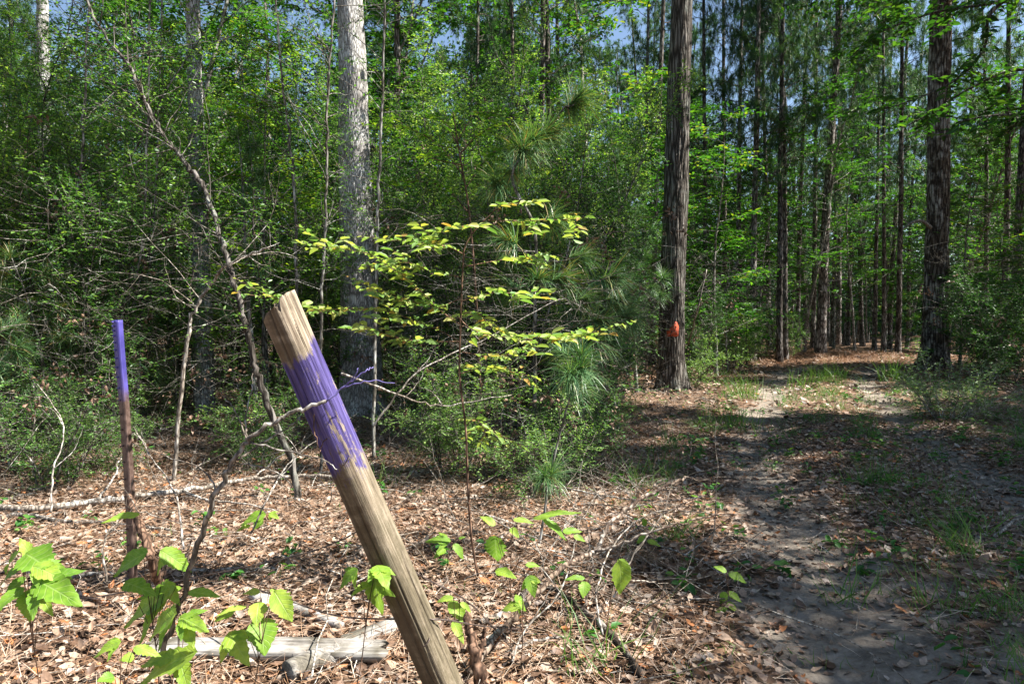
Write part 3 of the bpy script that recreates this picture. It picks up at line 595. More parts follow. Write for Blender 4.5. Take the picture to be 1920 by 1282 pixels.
YAU = [gen_yaupon(s, H, st, nb) for s, H, st, nb in ((1, 5.4, 5, 34), (2, 4.4, 5, 30), (3, 6.6, 5, 42), (4, 3.2, 5, 22))]
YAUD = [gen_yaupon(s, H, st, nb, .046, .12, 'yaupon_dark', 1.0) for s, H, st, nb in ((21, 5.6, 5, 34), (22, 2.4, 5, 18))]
LOWB = [gen_yaupon(s, 1.5, 6, 15, .034, .10, 'lowleaf', .7, .45) for s in (31, 32)]
def gen_dead(seed):
    rng = np.random.RandomState(seed); w = Acc()
    for k in range(9):
        a = rng.rand() * 6.28; br = path(rng, (math.cos(a) * .08, math.sin(a) * .08, -.03), (math.cos(a), math.sin(a), .5 + rng.rand()), .6 + 1.0 * rng.rand(), 9, .2, -.03); w.tube(br, .0055, .0015, 5)
        for j in range(7):
            q, d = at(br, .15 + .84 * rng.rand()); b2 = path(rng, q, side(rng, d, .1), .15 + .4 * rng.rand(), 5, .25); w.tube(b2, .0026, .0009, 4)
            for i in range(3): q2, d2 = at(b2, .2 + .75 * rng.rand()); w.tube(path(rng, q2, side(rng, d2, 0), .05 + .16 * rng.rand(), 3, .25), .0013, .0006, 3)
    return [('branches', w.mesh('dead_shrub_branches', M['twig'], True))]
DEADB = [gen_dead(91), gen_dead(92), gen_dead(93)]
SAP = [gen_broad(95, 4.2, .02, .15, 26, .055, 'lime', 1.1, .035, bark='bark_bush'), gen_broad(96, 5.4, .024, .2, 30, .06, 'broad', 1.2, .04, bark='bark_bush')]
PINELET = [gen_pinelet(41, 2.4, 6), gen_pinelet(42, 1.5, 4), gen_pinelet(43, 3.4, 8)]
PINE = [gen_pine(51, 19, .13, .34), gen_pine(52, 21, .15, .42), gen_pine(53, 16, .11, .28)]
BROAD = [gen_broad(61, 7.5), gen_broad(62, 5.2, .035, .15, 24, .11), gen_broad(63, 10.5, .06, .25, 40, .12, blen=2.1), gen_broad(64, 3.0, .02, .12, 18, .10, blen=1.1)]
OAKC = [gen_canopy(71), gen_canopy(72, 17, .24, .36, 30, 4.8)]

# ------------------------------------------------------------------ placing and labelling
PLACED = []
def zone(px, y):
    if px < -60 or px > 1980: return None
    z = 'left of the violet steel post' if px < 217 else 'between steel post and pale oak' if px < 668 else 'between pale oak and tagged oak' if px < 1265 else 'between tagged oak and brown oak' if px < 1765 else 'right of the brown oak'
    return z
def depth_word(y): return 'nearby' if y < 9 else 'midway back' if y < 17 else 'far back' if y < 30 else 'deepest back'
def place(name, parts, x, y, desc, cat, group, scale=1.0, rz=None, tilt=(0, 0), rng=random):
    rz = rng.random() * 6.28 if rz is None else rz
    e = thing(name, (x, y, hz(x, y)), desc, cat, group, parts, rz, scale, tilt)
    PLACED.append((e, desc, x, y)); return e
ONES = ['', 'first', 'second', 'third', 'fourth', 'fifth', 'sixth', 'seventh', 'eighth', 'ninth', 'tenth', 'eleventh', 'twelfth', 'thirteenth', 'fourteenth', 'fifteenth', 'sixteenth', 'seventeenth', 'eighteenth', 'nineteenth', 'twentieth']
def ordinal(n): return ONES[n] if n <= 20 else ('twenty-' if n < 30 else 'thirty-' if n < 40 else 'forty-') + (ONES[n % 10] if n % 10 else 'ieth')
def label_all():
    g = {}
    for e, d, x, y in PLACED:
        px = screen(x, y)[0]; z = zone(px, y)
        if z is None: e['label'] = d + ', outside the edge of the photo'; e['group'] = e.get('group', d) + ' beyond the frame'; continue
        g.setdefault((d, z, depth_word(y)), []).append((px, e))
    for (d, z, w), l in g.items():
        l.sort(key=lambda q: q[0])
        for i, (px, e) in enumerate(l): e['label'] = ('%s, %s, %s' % (d, w, z)) if len(l) == 1 else ('%s, %s from left, %s, %s' % (d, ordinal(i + 1), w, z))
random.seed(3)

# ------------------------------------------------------------------ the three big oaks
def hero_trunk(name, pts, mat, ridges=22, amp=.035, flare=.35, top=None, seed=0, rings=420, sides=150):
    """pts: (z, x, y, r) along the trunk in local space; furrowed surface"""
    pts = np.array(pts, float); z = np.linspace(pts[0, 0], pts[-1, 0], rings)
    x, y, r = (np.interp(z, pts[:, 0], pts[:, k]) for k in (1, 2, 3))
    r = r * (1 + flare * np.exp(-np.maximum(z, 0) / .28))
    a = np.linspace(0, 2 * math.pi, sides, endpoint=False); A, Z = np.meshgrid(a, z); R = r[:, None] * np.ones_like(A)
    def lat(na, nz, o):
        g = np.random.RandomState(seed * 7 + o).rand(nz + 2, na); u = A / (2 * math.pi) * na; v = (Z - z[0]) / (z[-1] - z[0]) * nz
        u = u + .5 * np.sin(Z * 2.3 + o) + .25 * np.sin(Z * 7 + A * 2); i0 = np.floor(u).astype(int); j0 = np.floor(v).astype(int); fu = u - i0; fv = v - j0; fu = fu * fu * (3 - 2 * fu); fv = fv * fv * (3 - 2 * fv)
        q = lambda a_, b_: g[b_ % (nz + 2), a_ % na]
        return (q(i0, j0) * (1 - fu) + q(i0 + 1, j0) * fu) * (1 - fv) + (q(i0, j0 + 1) * (1 - fu) + q(i0 + 1, j0 + 1) * fu) * fv
    zl = z[-1] - z[0]; rid = .7 * np.minimum(1, 2.6 * np.abs(2 * lat(ridges, int(zl * 3), 1) - 1)) + .3 * np.minimum(1, 2.2 * np.abs(2 * lat(ridges * 2, int(zl * 8), 2) - 1))
    lump = .03 * np.sin(A * 3 + Z * 1.7 + seed) + .025 * np.sin(A * 2 - Z * .9 + seed * 2) + .02 * np.sin(A * 5 + Z * 4.3)
    fl = .18 * np.exp(-np.maximum(Z, 0) / .25) * np.sin(A * 5 + seed)
    R = R * (1 + lump + fl) - amp * r[:, None] * (1 - rid)* 2
    R = R + r[:, None] * .012 * np.random.RandomState(seed).randn(*R.shape)
    V = np.stack([x[:, None] + R * np.cos(A), y[:, None] + R * np.sin(A), Z], -1).reshape(-1, 3)
    i = np.arange(rings - 1)[:, None] * sides; j = np.arange(sides)[None]; j2 = (j + 1) % sides
    F = np.stack([i + j, i + j2, i + sides + j2, i + sides + j], -1).reshape(-1, 4)
    return mesh_from(name, V, F, mat, None, True)
def hero_limbs(seed, base, zlo, zhi, r, nb, blen, leafL=.16, twn=14, nl=22, avoid=None):
    rng = np.random.RandomState(seed); w = Acc(); lf = Acc()
    for b in range(nb):
        z = zlo + (zhi - zlo) * (b + rng.rand()) / nb; a = rng.rand() * 6.28; u = (z - zlo) / (zhi - zlo)
        q = np.array([np.interp(z, base[0], base[1]), np.interp(z, base[0], base[2]), z])
        br = path(rng, q, (math.cos(a), math.sin(a), .35 + .4 * rng.rand()), blen * (.55 + .5 * rng.rand()) * (1 - .5 * u), 9, .15); w.tube(br, r * .3 * (1.1 - .7 * u), .008, 7)
        for k in range(twn):
            q2, d2 = at(br, .2 + .79 * rng.rand() ** .8); tw = path(rng, q2, side(rng, d2, .1), .5 + .9 * rng.rand(), 4, .2); w.tube(tw, .008, .003, 3)
            Pp = tw[rng.randint(1, 5, nl)] + rng.randn(nl, 3) * .16
            lf.leaves(Pp, rdir(rng, nl) + [0, 0, -.2], rdir(rng, nl) * .6 + [0, 0, 1], leafL * (.6 + .6 * rng.rand(nl)), leafL * .5, 'oval', 1, rng.rand(nl))
    return w, lf
def big_oak(name, X, Y, prof, mat, label, seed, ridges, amp, limbs, extra=None):
    z0 = hz(X, Y); pr = [(z, (lx), 0, r) for z, lx, r in prof]
    base = ([p[0] for p in pr], [p[1] for p in pr], [0] * len(pr))
    w, lf = hero_limbs(seed, base, *limbs)
    return thing(name, (X, Y, z0 - .03), label, 'tree', None, [('trunk', hero_trunk('oak_trunk', pr, mat, ridges, amp, seed=seed)), ('limbs', w.mesh('oak_limbs', mat, True)), ('crown', lf.mesh('oak_crown', M['oakleaf']))] + (extra() if extra else []))
big_oak('oak_tree', -2.02, 9.0, [(-.2, .06, .28), (.5, .05, .262), (1.6, .0, .238), (3.0, -.03, .215), (4.3, -.05, .19), (5.6, -.09, .16), (9, -.1, .13), (12, .1, .05)], M['bark_pale'],
        'large oak with pale whitish furrowed bark behind the leaning wooden post', 4, 44, .02, (6.6, 12, .2, 16, 3.6))
big_oak('oak_tree', 2.87, 12.3, [(-.2, 0, .26), (.6, .0, .235), (2.0, .02, .222), (4.0, .07, .21), (7.2, .15, .185), (12, .2, .15), (16, .1, .05)], M['bark_grey'],
        'large grey-barked oak bearing the orange tag at the edge of the track', 9, 46, .035, (7.8, 15, .26, 18, 4.0))
def brown_extra():
    w = Acc()
    def L(pts, r0, r1): w.tube(catmull([np.array(P(a, b, 17.3 + c)) - np.array([10.9, 17.6, 0]) for a, b, c in pts], 4), r0, r1, 5)
    L([(1745, 425, 0), (1728, 412, -.3), (1708, 416, -.5), (1692, 428, -.6)], .05, .02)
    w2 = w.mesh('dead_limb', M['deadwood']); return [('dead_limb', w2)]
big_oak('oak_tree', 10.9, 17.6, [(-.2, 0, .34), (.8, .0, .30), (2.2, .0, .275), (4.0, .02, .265), (6, .0, .255), (9.8, -.02, .24), (13, .1, .2), (18, .1, .05)], M['bark_brown'],
        'massive brown-barked oak with pale streaks right of the track', 14, 44, .04, (9.0, 17, .34, 20, 4.6), brown_extra)

# oak just outside the right edge whose leafy limbs hang into the view
def overhang():
    X, Y = 8.2, 8.3; o = np.array([X, Y, 0]); rng = np.random.RandomState(77)
    base = ([-.2, 14], [0, 0], [0, 0]); wl = Acc(); w, lf = hero_limbs(78, base, 8.0, 13, .24, 14, 2.6)
    limbs = [[(2080, 60, 8.3), (1950, -20, 8.6), (1860, 20, 8.8), (1845, 90, 8.9), (1790, 150, 9.1), (1700, 190, 9.4), (1610, 215, 9.8)],
             [(2090, 180, 8.3), (1990, 150, 8.8), (1900, 130, 9.4), (1800, 175, 10), (1720, 225, 10.4), (1640, 260, 10.8)],
             [(2090, -60, 8.3), (1980, -60, 8.5), (1880, 0, 9), (1760, 20, 9.6), (1650, 60, 10), (1590, 110, 10.2)],
             [(2090, 120, 8.3), (2010, 190, 8.1), (1930, 210, 8), (1860, 215, 8), (1800, 225, 8)],
             [(2090, -150, 8.3), (1950, -120, 9), (1800, -80, 9.6), (1700, -20, 10), (1640, 30, 10.6)]]
    for l in limbs:
        f0 = P(*l[0]) - o; p = catmull([np.array([0, 0, f0[2] - .35])] + [P(*q) - o for q in l], 5); wl.tube(p, .035, .006, 6)
        for k in range(34):
            q, d = at(p, .3 + .69 * rng.rand()); sd = norm(np.cross(d, [0, 0, 1]) * rng.choice([-1, 1]) + d * .6 + rng.randn(3) * [.2, .2, .3]); tw = path(rng, q, sd, .2 + .5 * rng.rand(), 4, .15, -.03)
            wl.tube(tw, .004, .0015, 3); spray(rng, lf, tw, .045, .125, .4, .5, 'oval')
    tr = hero_trunk('oak_trunk', [(-.2, 0, 0, .24), (2, 0, 0, .22), (8, 0, 0, .17), (14, 0, 0, .05)], M['bark_grey'], 28, .05, seed=5, rings=80, sides=40)
    thing('oak_tree', (X, Y, hz(X, Y)), 'oak at the right edge whose leafy limbs overhang the track', 'tree', None, [('trunk', tr), ('low_limbs', wl.mesh('oak_low_limbs', M['bark_grey'], True)), ('limbs', w.mesh('oak_limbs', M['bark_grey'], True)), ('crown', lf.mesh('oak_crown', M['oakleaf']))])
overhang()

# orange tag nailed to the tagged oak
def orange_tag():
    Rt = .236; c = np.array([2.885, 12.3, float(P(1257, 617, 12.0)[2])]); w, h = .215, .27
    out = [(-.5, -.5), (-.1, -.46), (.2, -.5), (.46, -.47), (.48, -.15), (.52, .12), (.42, .34), (.34, .46), (.2, .5), (.12, .38), (-.12, .16), (-.36, -.04), (-.52, -.12), (-.47, -.3)]
    a = Acc(); n = len(out); V = []
    f = lambda x, z, k: ((Rt + .004 * k) * math.sin((x * w - .045) / Rt), -(Rt + .004 * k) * math.cos((x * w - .045) / Rt) - .004 * math.sin(z * 11 + x * 5) * k, z * h)
    for k in (0, 1):
        V.append(f(.1, 0, k))
        for (x, z) in out: V.append(f(x, z, k))
    F = []
    for i in range(n): j = (i + 1) % n; F += [(0, 1 + i, 1 + j), (n + 1, n + 2 + j, n + 2 + i)]
    Q = [(1 + i, n + 2 + i, n + 2 + (i + 1) % n, 1 + (i + 1) % n) for i in range(n)]
    a.add(np.array(V), [np.array(F), np.array(Q)])
    b = Acc(); b.tube(np.array([(.0, -.22, .10), (.0, -.243, .10)]), .007, .011, 8, cap=True)
    thing('orange_tag', c, 'torn orange marker sheet nailed to the grey oak trunk', 'tag', None, [('sheet', a.mesh('sheet', M['orange'])), ('nail', b.mesh('nail', M['wire']))])
orange_tag()

# ------------------------------------------------------------------ fence posts, wires, planks
def wooden_post():
    foot = P(848, 1330, 2.20); foot[2] = -.01; top = P(521, 568, 1.95); ax = top - foot; L = np.linalg.norm(ax); ax /= L
    rng = np.random.RandomState(2); rings, sides = 150, 96
    z = np.linspace(-.18, L + .02, rings); a = np.linspace(0, 2 * math.pi, sides, endpoint=False); A, Z = np.meshgrid(a, z)
    R = .0545 * (1.06 - .06 * np.clip(Z / L, 0, 1)) * (1 + .025 * np.sin(A * 2 + .6) + .018 * np.sin(A * 3 + Z * 1.2) + .01 * np.sin(Z * 5.0))
    for fa, fr in ((-2.08, .89), (-.62, .93), (.7, .97), (2.6, .95)):
        R = np.minimum(R, fr * .0545 / np.maximum(.3, np.cos(A - fa - .05 * np.sin(Z * 4))) * (1 + .012 * np.sin(Z * 13 + A * 4)))
    R += .0004 * np.sin(A * 37 + 3 * np.sin(Z * 3)) + .0005 * np.sin(A * 61 + 2 * np.sin(Z * 5))
    for ca, w0, dp, z0, z1 in ((-.82, .03, .010, .85, 1.6), (-.42, .05, .014, 1.2, 1.6), (-2.0, .05, .010, .9, 1.6), (-1.75, .03, .012, -.1, .8), (-.4, .04, .012, .1, .6), (-2.5, .05, .012, .3, 1.3), (-1.35, .025, .010, .0, .55)):
        c = ca + .06 * np.sin(Z * 3.1 + ca * 5) + .015 * np.sin(Z * 23); da = (A - c + math.pi) % (2 * math.pi) - math.pi
        m = np.clip((Z - z0) / .15, 0, 1) * np.clip((z1 - Z) / .1, 0, 1); R -= dp * np.exp(-(da / w0) ** 2) * m
    cut = (L - .010 + .030 * np.cos(A + .3)* R / .0545 + .004 * np.sin(A * 5) - .030 * np.exp(-(((A + 1.3 + math.pi) % 6.283 - math.pi) / .12) ** 2) + .018 * np.exp(-(((A + .25 + math.pi) % 6.283 - math.pi) / .3) ** 2))
    Zc = np.minimum(Z, cut)
    V = np.stack([R * np.cos(A), R * np.sin(A), Zc], -1).reshape(-1, 3)
    i = np.arange(rings - 1)[:, None] * sides; j = np.arange(sides)[None]; j2 = (j + 1) % sides
    F = np.stack([i + j, i + j2, i + sides + j2, i + sides + j], -1).reshape(-1, 4)
    # sawn end grain
    last = (rings - 1) * sides; Vc = []; F2 = []
    for k, f in enumerate((.82, .6, .35, .12)):
        r_ = R[-1] * f; Vc.append(np.stack([r_ * np.cos(a), r_ * np.sin(a), cut[-1] * 0 + L - .012 + .030 * np.cos(a + .3) * f + .003 * rng.randn(sides)], -1))
    V = np.vstack([V] + Vc); b0 = last
    for k in range(4):
        b1 = rings * sides + k * sides; jj = np.arange(sides); F2.append(np.stack([b0 + jj, b0 + (jj + 1) % sides, b1 + (jj + 1) % sides, b1 + jj], 1)); b0 = b1
    V = np.vstack([V, [[0, 0, L - .012]]]); c = len(V) - 1; F3 = np.stack([b0 + jj, b0 + (jj + 1) % sides, np.full(sides, c)], 1)
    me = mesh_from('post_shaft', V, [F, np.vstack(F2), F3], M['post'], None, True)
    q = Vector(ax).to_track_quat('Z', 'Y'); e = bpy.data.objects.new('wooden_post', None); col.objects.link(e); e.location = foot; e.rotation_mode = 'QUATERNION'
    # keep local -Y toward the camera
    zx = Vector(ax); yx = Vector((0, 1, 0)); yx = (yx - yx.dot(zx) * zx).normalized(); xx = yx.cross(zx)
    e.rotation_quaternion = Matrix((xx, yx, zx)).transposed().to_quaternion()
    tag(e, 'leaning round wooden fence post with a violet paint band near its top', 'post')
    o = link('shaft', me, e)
    for zz, aa in ((.52, -1.8), (.92, -1.3), (.28, -1.2)):
        st = Acc(); pc = np.array([.0555 * math.cos(aa), .0555 * math.sin(aa), zz]); n_ = norm([math.cos(aa), math.sin(aa), 0]); t_ = np.array([-n_[1], n_[0], .5])
        st.tube(catmull([pc - t_ * .012 - n_ * .004, pc - t_ * .010 + n_ * .008, pc + t_ * .010 + n_ * .008, pc + t_ * .012 - n_ * .004], 3), .0018, None, 5)
        link('wire_staple', st.mesh('wire_staple', M['wire']), e)
    return foot, ax, L
POSTF, POSTA, POSTL = wooden_post()

def steel_post():
    Y = 3.2; pts = np.array([P(px, py, Y) for px, py in ((246, 1120), (245, 1060), (242, 960), (236, 850), (229, 750), (223, 680), (219, 630), (217, 600))])
    base = pts[0].copy(); z0 = 0.0; loc = np.array([base[0], base[1], 0.0]); p = catmull(pts - loc, 5); p[:, 2] = np.linspace(-.12, p[-1, 2], len(p)) if False else p[:, 2]
    sec = np.array([(-.021, -.003), (.021, -.003), (.021, .0015), (.003, .003), (.002, .034), (-.002, .034), (-.003, .003), (-.021, .0015)])
    th = math.radians(-24); sec = sec @ np.array([[math.cos(th), math.sin(th)], [-math.sin(th), math.cos(th)]])
    k = len(sec); V = (p[:, None] + np.concatenate([sec, np.zeros((k, 1))], 1)[None]).reshape(-1, 3); n = len(p)
    i = np.arange(n - 1)[:, None] * k; j = np.arange(k)[None]; j2 = (j + 1) % k
    F = np.stack([i + j, i + j2, i + k + j2, i + k + j], -1).reshape(-1, 4); t = (n - 1) * k
    a = Acc(); a.add(V, [F, np.array([(t, t + 1, t + 2, t + 7), (t + 3, t + 4, t + 5, t + 6), (t + 2, t + 3, t + 6, t + 7)])])
    studs = []
    for q in np.linspace(.12, .98, 22):
        c, d = at(p, q); s = Acc(); studs.append(s); f = c + np.array([-.012 * math.cos(th), -.012 * math.sin(th) - .004, 0]); s.tube(np.array([f, f + np.array([-.006, -.008, .002])]), .0045, .003, 6, cap=True)
    thing('steel_fence_post', loc, 'thin bent steel fence post sprayed violet at its top', 'post', None, [('shaft', a.mesh('steel_shaft', M['steel'])), *[('stud', q.mesh('stud', M['steel'])) for q in studs]])
steel_post()

def stem_thing(name, lines, mat, label, cat, group=None, dead=True, sides=7, origin=None, leaves=None, rough=.2, wob=.004):
    """lines: list of (points3d, r0, r1); first point of the first line is the origin"""
    rng = np.random.RandomState(abs(hash(label)) % 1000 if False else sum(map(ord, label)) % 1000); w = Acc(); o = np.array(lines[0][0][0] if origin is None else origin, float)
    for pts, r0, r1 in lines:
        p = catmull(np.array(pts, float) - o, 7); p[1:-1] += rng.randn(len(p) - 2, 3) * min(wob, r0 * .6); w.tube(p, r0, r1, sides, rough=rough, cap=True)
    return tag(link(name, w.mesh(name, mat, True), None, o), label, cat, group)
def px(pts, Y=None): return [P(q[0], q[1], q[2] if len(q) > 2 else Y) for q in pts]
def gpx(pts, lift=.03):
    r = []
    for q in pts: g = G(q[0], q[1]); g[2] = hz(g[0], g[1]) + (q[2] if len(q) > 2 else lift); r.append(g)
    return r

def plank(name, a, b, w, t, label, tilt=0.1, seed=0):
    """weathered board from a to b (3D, along its length)"""
    a = np.array(a); b = np.array(b); L = np.linalg.norm(b - a); n, m = 40, 8; rng = np.random.RandomState(seed); u = np.linspace(0, L, n); V = []; 
    prof = [(-w / 2, 0), (-w / 2, -t), (w / 2, -t), (w / 2, 0), (w / 4, .001), (0, -.001), (-w / 4, .0015)]; k = len(prof)
    jag = rng.randn(k) * .012
    for i, x in enumerate(u):
        for j, (y, z) in enumerate(prof): V.append((x + (jag[j] if i in (0, n - 1) else 0), y + .003 * math.sin(x * 9 + j), z + .004 * math.sin(x * 4) + rng.randn() * .0006))
    V = np.array(V); i = np.arange(n - 1)[:, None] * k; j = np.arange(k)[None]; j2 = (j + 1) % k
    F = np.stack([i + j2, i + j, i + k + j, i + k + j2], -1).reshape(-1, 4); t0 = (n - 1) * k
    ends = [(0, 1, 6), (1, 5, 6), (1, 2, 5), (2, 4, 5), (2, 3, 4)]; E = np.array(ends + [(c + t0, b_ + t0, a_ + t0) for a_, b_, c in ends])
    e = link(name, mesh_from(name, V, [F, E], M['board'])); d = Vector(b - a).normalized(); e.location = a; e.rotation_mode = 'QUATERNION'
    e.rotation_quaternion = d.to_track_quat('X', 'Z') @ Matrix.Rotation(tilt, 3, 'X').to_quaternion(); return tag(e, label, 'plank')
def board_mat():
    m, nt, ns, ls = new_mat('weathered_board'); tc = ns.new('ShaderNodeTexCoord'); mp = nd(ns, 'ShaderNodeMapping'); mp.inputs['Scale'].default_value = (.05, 1, 1); ls.new(tc.outputs['Object'], mp.inputs[0])
    n = nd(ns, 'ShaderNodeTexNoise', ins={'Scale': 90.0, 'Detail': 6.0, 'Roughness': .7, 'Distortion': .4}); ls.new(mp.outputs[0], n.inputs['Vector'])
    n2 = nd(ns, 'ShaderNodeTexNoise', ins={'Scale': 7.0, 'Detail': 5.0}); ls.new(tc.outputs['Object'], n2.inputs['Vector'])
    r = ramp(ns, [(.33, (.05, .045, .04)), (.48, (.27, .25, .23)), (.7, (.50, .48, .45))]); ls.new(n.outputs['Fac'], r.inputs[0])
    r2 = ramp(ns, [(.42, (.35, .33, .27)), (.6, (1, 1, 1))]); ls.new(n2.outputs['Fac'], r2.inputs[0]); c = mix(ns, ls, r.outputs[0], r2.outputs[0], 1.0, 'MULTIPLY')
    pb = nd(ns, 'ShaderNodeBsdfPrincipled', ins={'Roughness': .8}); ls.new(c, pb.inputs['Base Color']); b = nd(ns, 'ShaderNodeBump', ins={'Strength': .8, 'Distance': .003}); ls.new(n.outputs['Fac'], b.inputs['Height']); ls.new(b.outputs[0], pb.inputs['Normal'])
    o = ns.new('ShaderNodeOutputMaterial'); ls.new(pb.outputs[0], o.inputs[0]); return m
M['board'] = board_mat()
pa = P(270, 1208, 2.50); pb_ = P(722, 1211, 2.46)
plank('fallen_plank', pa, pb_, .10, .032, 'grey weathered plank lying over a log at the bottom edge', .10, 1)
pc_ = gpx([(640, 1222, .03), (790, 1164, .055)])
plank('fallen_plank', pc_[0] + [0, .04, 0], pc_[1], .075, .03, 'short weathered board end behind the foot of the leaning post', .1, 4)
stem_thing('old_log', [(gpx([(540, 1275, .035), (590, 1252, .04), (650, 1238, .03)]), .040, .034)], M['board'], 'short dark weathered log beneath the fallen plank', 'log', sides=16, rough=.04, wob=.001)
stem_thing('old_log', [(gpx([(1120, 1178, .03), (1030, 1150, .03), (700, 1092, .0)][::-1] if False else [(475, 1128, .02), (560, 1150, .02), (640, 1180, .02)]), .026, .018)], M['board'], 'half buried grey log behind the fallen plank', 'log', sides=12, rough=.06)
stem_thing('brace_stick', [([P(240, 930, 3.15), P(262, 980, 3.0), P(285, 1050, 2.9), *gpx([(312, 1112, 0)])], .017, .021)], M['twig_brown'], 'rough brown stick leaning against the thin steel fence post', 'stick', sides=9)

# barbed wire on the leaning post
def barbed(pts, label, nb=3, r=.0016):
    o = pts[0]; p = catmull(np.array(pts) - o, 10); a = Acc(); t = np.linspace(0, len(p) * .9, len(p)); T = np.gradient(p, axis=0)
    for s in (0, math.pi):
        a.tube(p + .0017 * np.stack([np.cos(t + s) * .5, np.cos(t + s), np.sin(t + s)], 1), r, r, 5)
    e = thing('barbed_wire', o, label, 'wire', 'strands of old barbed wire', [('strand', a.mesh('wire_strand', M['wire']))])
    rng = np.random.RandomState(len(label))
    for k in range(nb):
        q, d = at(p, (k + .6) / nb); b = Acc()
        for s in (1, -1): 
            u = norm(np.cross(d, rng.randn(3))); b.tube(np.array([q - u * .012, q + u * .012]), .0014, .0006, 5)
        link('barb', b.mesh('barb', M['wire']), e)
    return e
barbed(px([(0, 1128, 2.800), (180, 1118, 2.600), (400, 1075, 2.350), (560, 1040, 2.200), (640, 1012, 2.090), (668, 997, 2.060), (690, 1003, 2.050), (712, 1022, 2.060), (745, 1052, 2.100), (800, 1085, 2.180), (880, 1130, 2.300), (960, 1215, 2.500)]), 'middle strand of rusty barbed wire looped round the leaning post', 7)
barbed(px([(430, 1085, 2.600), (560, 1132, 2.350), (640, 1155, 2.200), (745, 1160, 2.125), (790, 1160, 2.120), (840, 1162, 2.160), (900, 1172, 2.300), (990, 1180, 2.600)]), 'lowest strand of barbed wire crossing low on the leaning post', 5)
barbed(px([(560, 765, 2.100), (600, 758, 2.020), (622, 775, 2.010), (646, 790, 2.030), (668, 808, 2.100)]), 'short stub of barbed wire on the violet band', 2)

# ------------------------------------------------------------------ fallen branches and dead stems
B = M['twig']
stem_thing('fallen_branch', [(gpx([(-40, 962, .05), (60, 968, .05), (180, 952, .05), (260, 944, .06), (350, 936, .07), (420, 924, .07), (480, 917, .07), (560, 914, .09), (640, 915, .09)]), .024, .011),
    (gpx([(345, 937, .07), (385, 950, .06), (440, 958, .05), (520, 968, .03)]), .011, .004), (gpx([(480, 917, .08), (540, 890, .2), (600, 870, .3), (660, 850, .36)]), .006, .002),
    (gpx([(180, 952, .06), (215, 925, .12), (228, 905, .2)]), .008, .005)], M['twig'], 'long pale fallen branch lying behind the thin steel post', 'branch', 'fallen branches')
stem_thing('fallen_branch', [(gpx([(-40, 978, .03), (40, 974, .04), (120, 986, .04), (200, 988, .03), (330, 1000, .02)]), .019, .008)], M['deadwood'], 'shorter dark grey fallen branch beside the long pale one', 'branch', 'fallen branches')
stem_thing('fallen_branch', [(gpx([(100, 1092, .02), (240, 1078, .02), (330, 1075, .02), (500, 1074, .02), (520, 1080, .02)]), .010, .008)], B, 'straight pale stick on the leaves right of the steel post foot', 'branch', 'fallen branches')
stem_thing('fallen_branch', [(gpx([(420, 1020, .02), (300, 1010, .03), (200, 1000, .03)]), .009, .005)], B, 'thin grey stick just behind the steel post', 'branch', 'fallen branches')
stem_thing('fallen_branch', [(gpx([(1200, 1282, .02), (1150, 1215, .04), (1090, 1160, .05), (1040, 1118, .04), (985, 1090, .03)]), .016, .010), (gpx([(1090, 1160, .05), (1110, 1100, .1), (1100, 1060, .2)]), .006, .002)], M['bark_brown'], 'dark brown fallen branch running to the bottom edge right of centre', 'branch', 'fallen branches')
stem_thing('fallen_branch', [(gpx([(950, 1240, .02), (1000, 1212, .03), (1060, 1203, .03)]), .008, .004)], M['deadwood'], 'small curved grey stick at bottom centre', 'branch', 'fallen branches')
stem_thing('fallen_branch', [(gpx([(900, 1170, .02), (960, 1150, .04), (985, 1130, .05), (988, 1105, .08)]), .014, .010)], M['deadwood'], 'pale bowed log piece right of the leaning post', 'branch', 'fallen branches')
# arching dead stem crossing the leaning post, sprayed violet where it passes
arch = px([(306, 1225, 2.100), (335, 1130, 2.050), (372, 1020, 2.000), (408, 925, 1.950), (440, 865, 1.930), (466, 828, 1.920), (512, 792, 1.920), (560, 770, 1.930), (612, 752, 1.940)])
stem_thing('arching_stem', [(arch, .009, .005), (px([(440, 865, 1.930), (470, 845, 1.950), (540, 800, 2.000), (575, 770, 2.050)]), .004, .0015), (px([(466, 828, 1.920), (460, 790, 1.950), (470, 740, 2.000), (474, 700, 2.050)]), .003, .0012),
    (px([(466, 828, 1.920), (440, 770, 1.950), (415, 735, 2.000)]), .0025, .001), (px([(408, 925, 1.950), (380, 880, 2.050), (300, 850, 2.150)]), .003, .0012), (px([(466, 828, 1.920), (540, 845, 1.900), (600, 860, 1.870), (632, 880, 1.850)]), .003, .0012),
    (px([(440, 865, 1.930), (520, 885, 1.950), (560, 930, 2.000), (600, 960, 2.050)]), .0022, .001)], B, 'arching dead stem reaching up across the violet band of the leaning post', 'stem')
stem_thing('violet_twig', [(px([(612, 752, 1.940), (650, 722, 1.950), (685, 695, 1.950), (700, 688, 1.970)]), .003, .0015), (px([(640, 728, 1.950), (690, 714, 1.950), (740, 718, 1.970)]), .0025, .001), (px([(650, 722, 1.950), (668, 700, 1.930), (672, 690, 1.930)]), .002, .001)], M['violet_twig'], 'twig sprayed violet sticking out from the leaning post', 'twig')
stem_thing('dead_vine', [(px([(622, 775, 1.990), (628, 800, 1.980), (606, 830, 1.970), (598, 850, 1.970), (592, 880, 1.950)]), .0022, .001), (px([(593, 762, 1.970), (588, 790, 1.960), (595, 830, 1.950), (592, 850, 1.950)]), .0022, .001)], M['twig_brown'], 'brown vine tendril hanging down the violet band', 'vine')
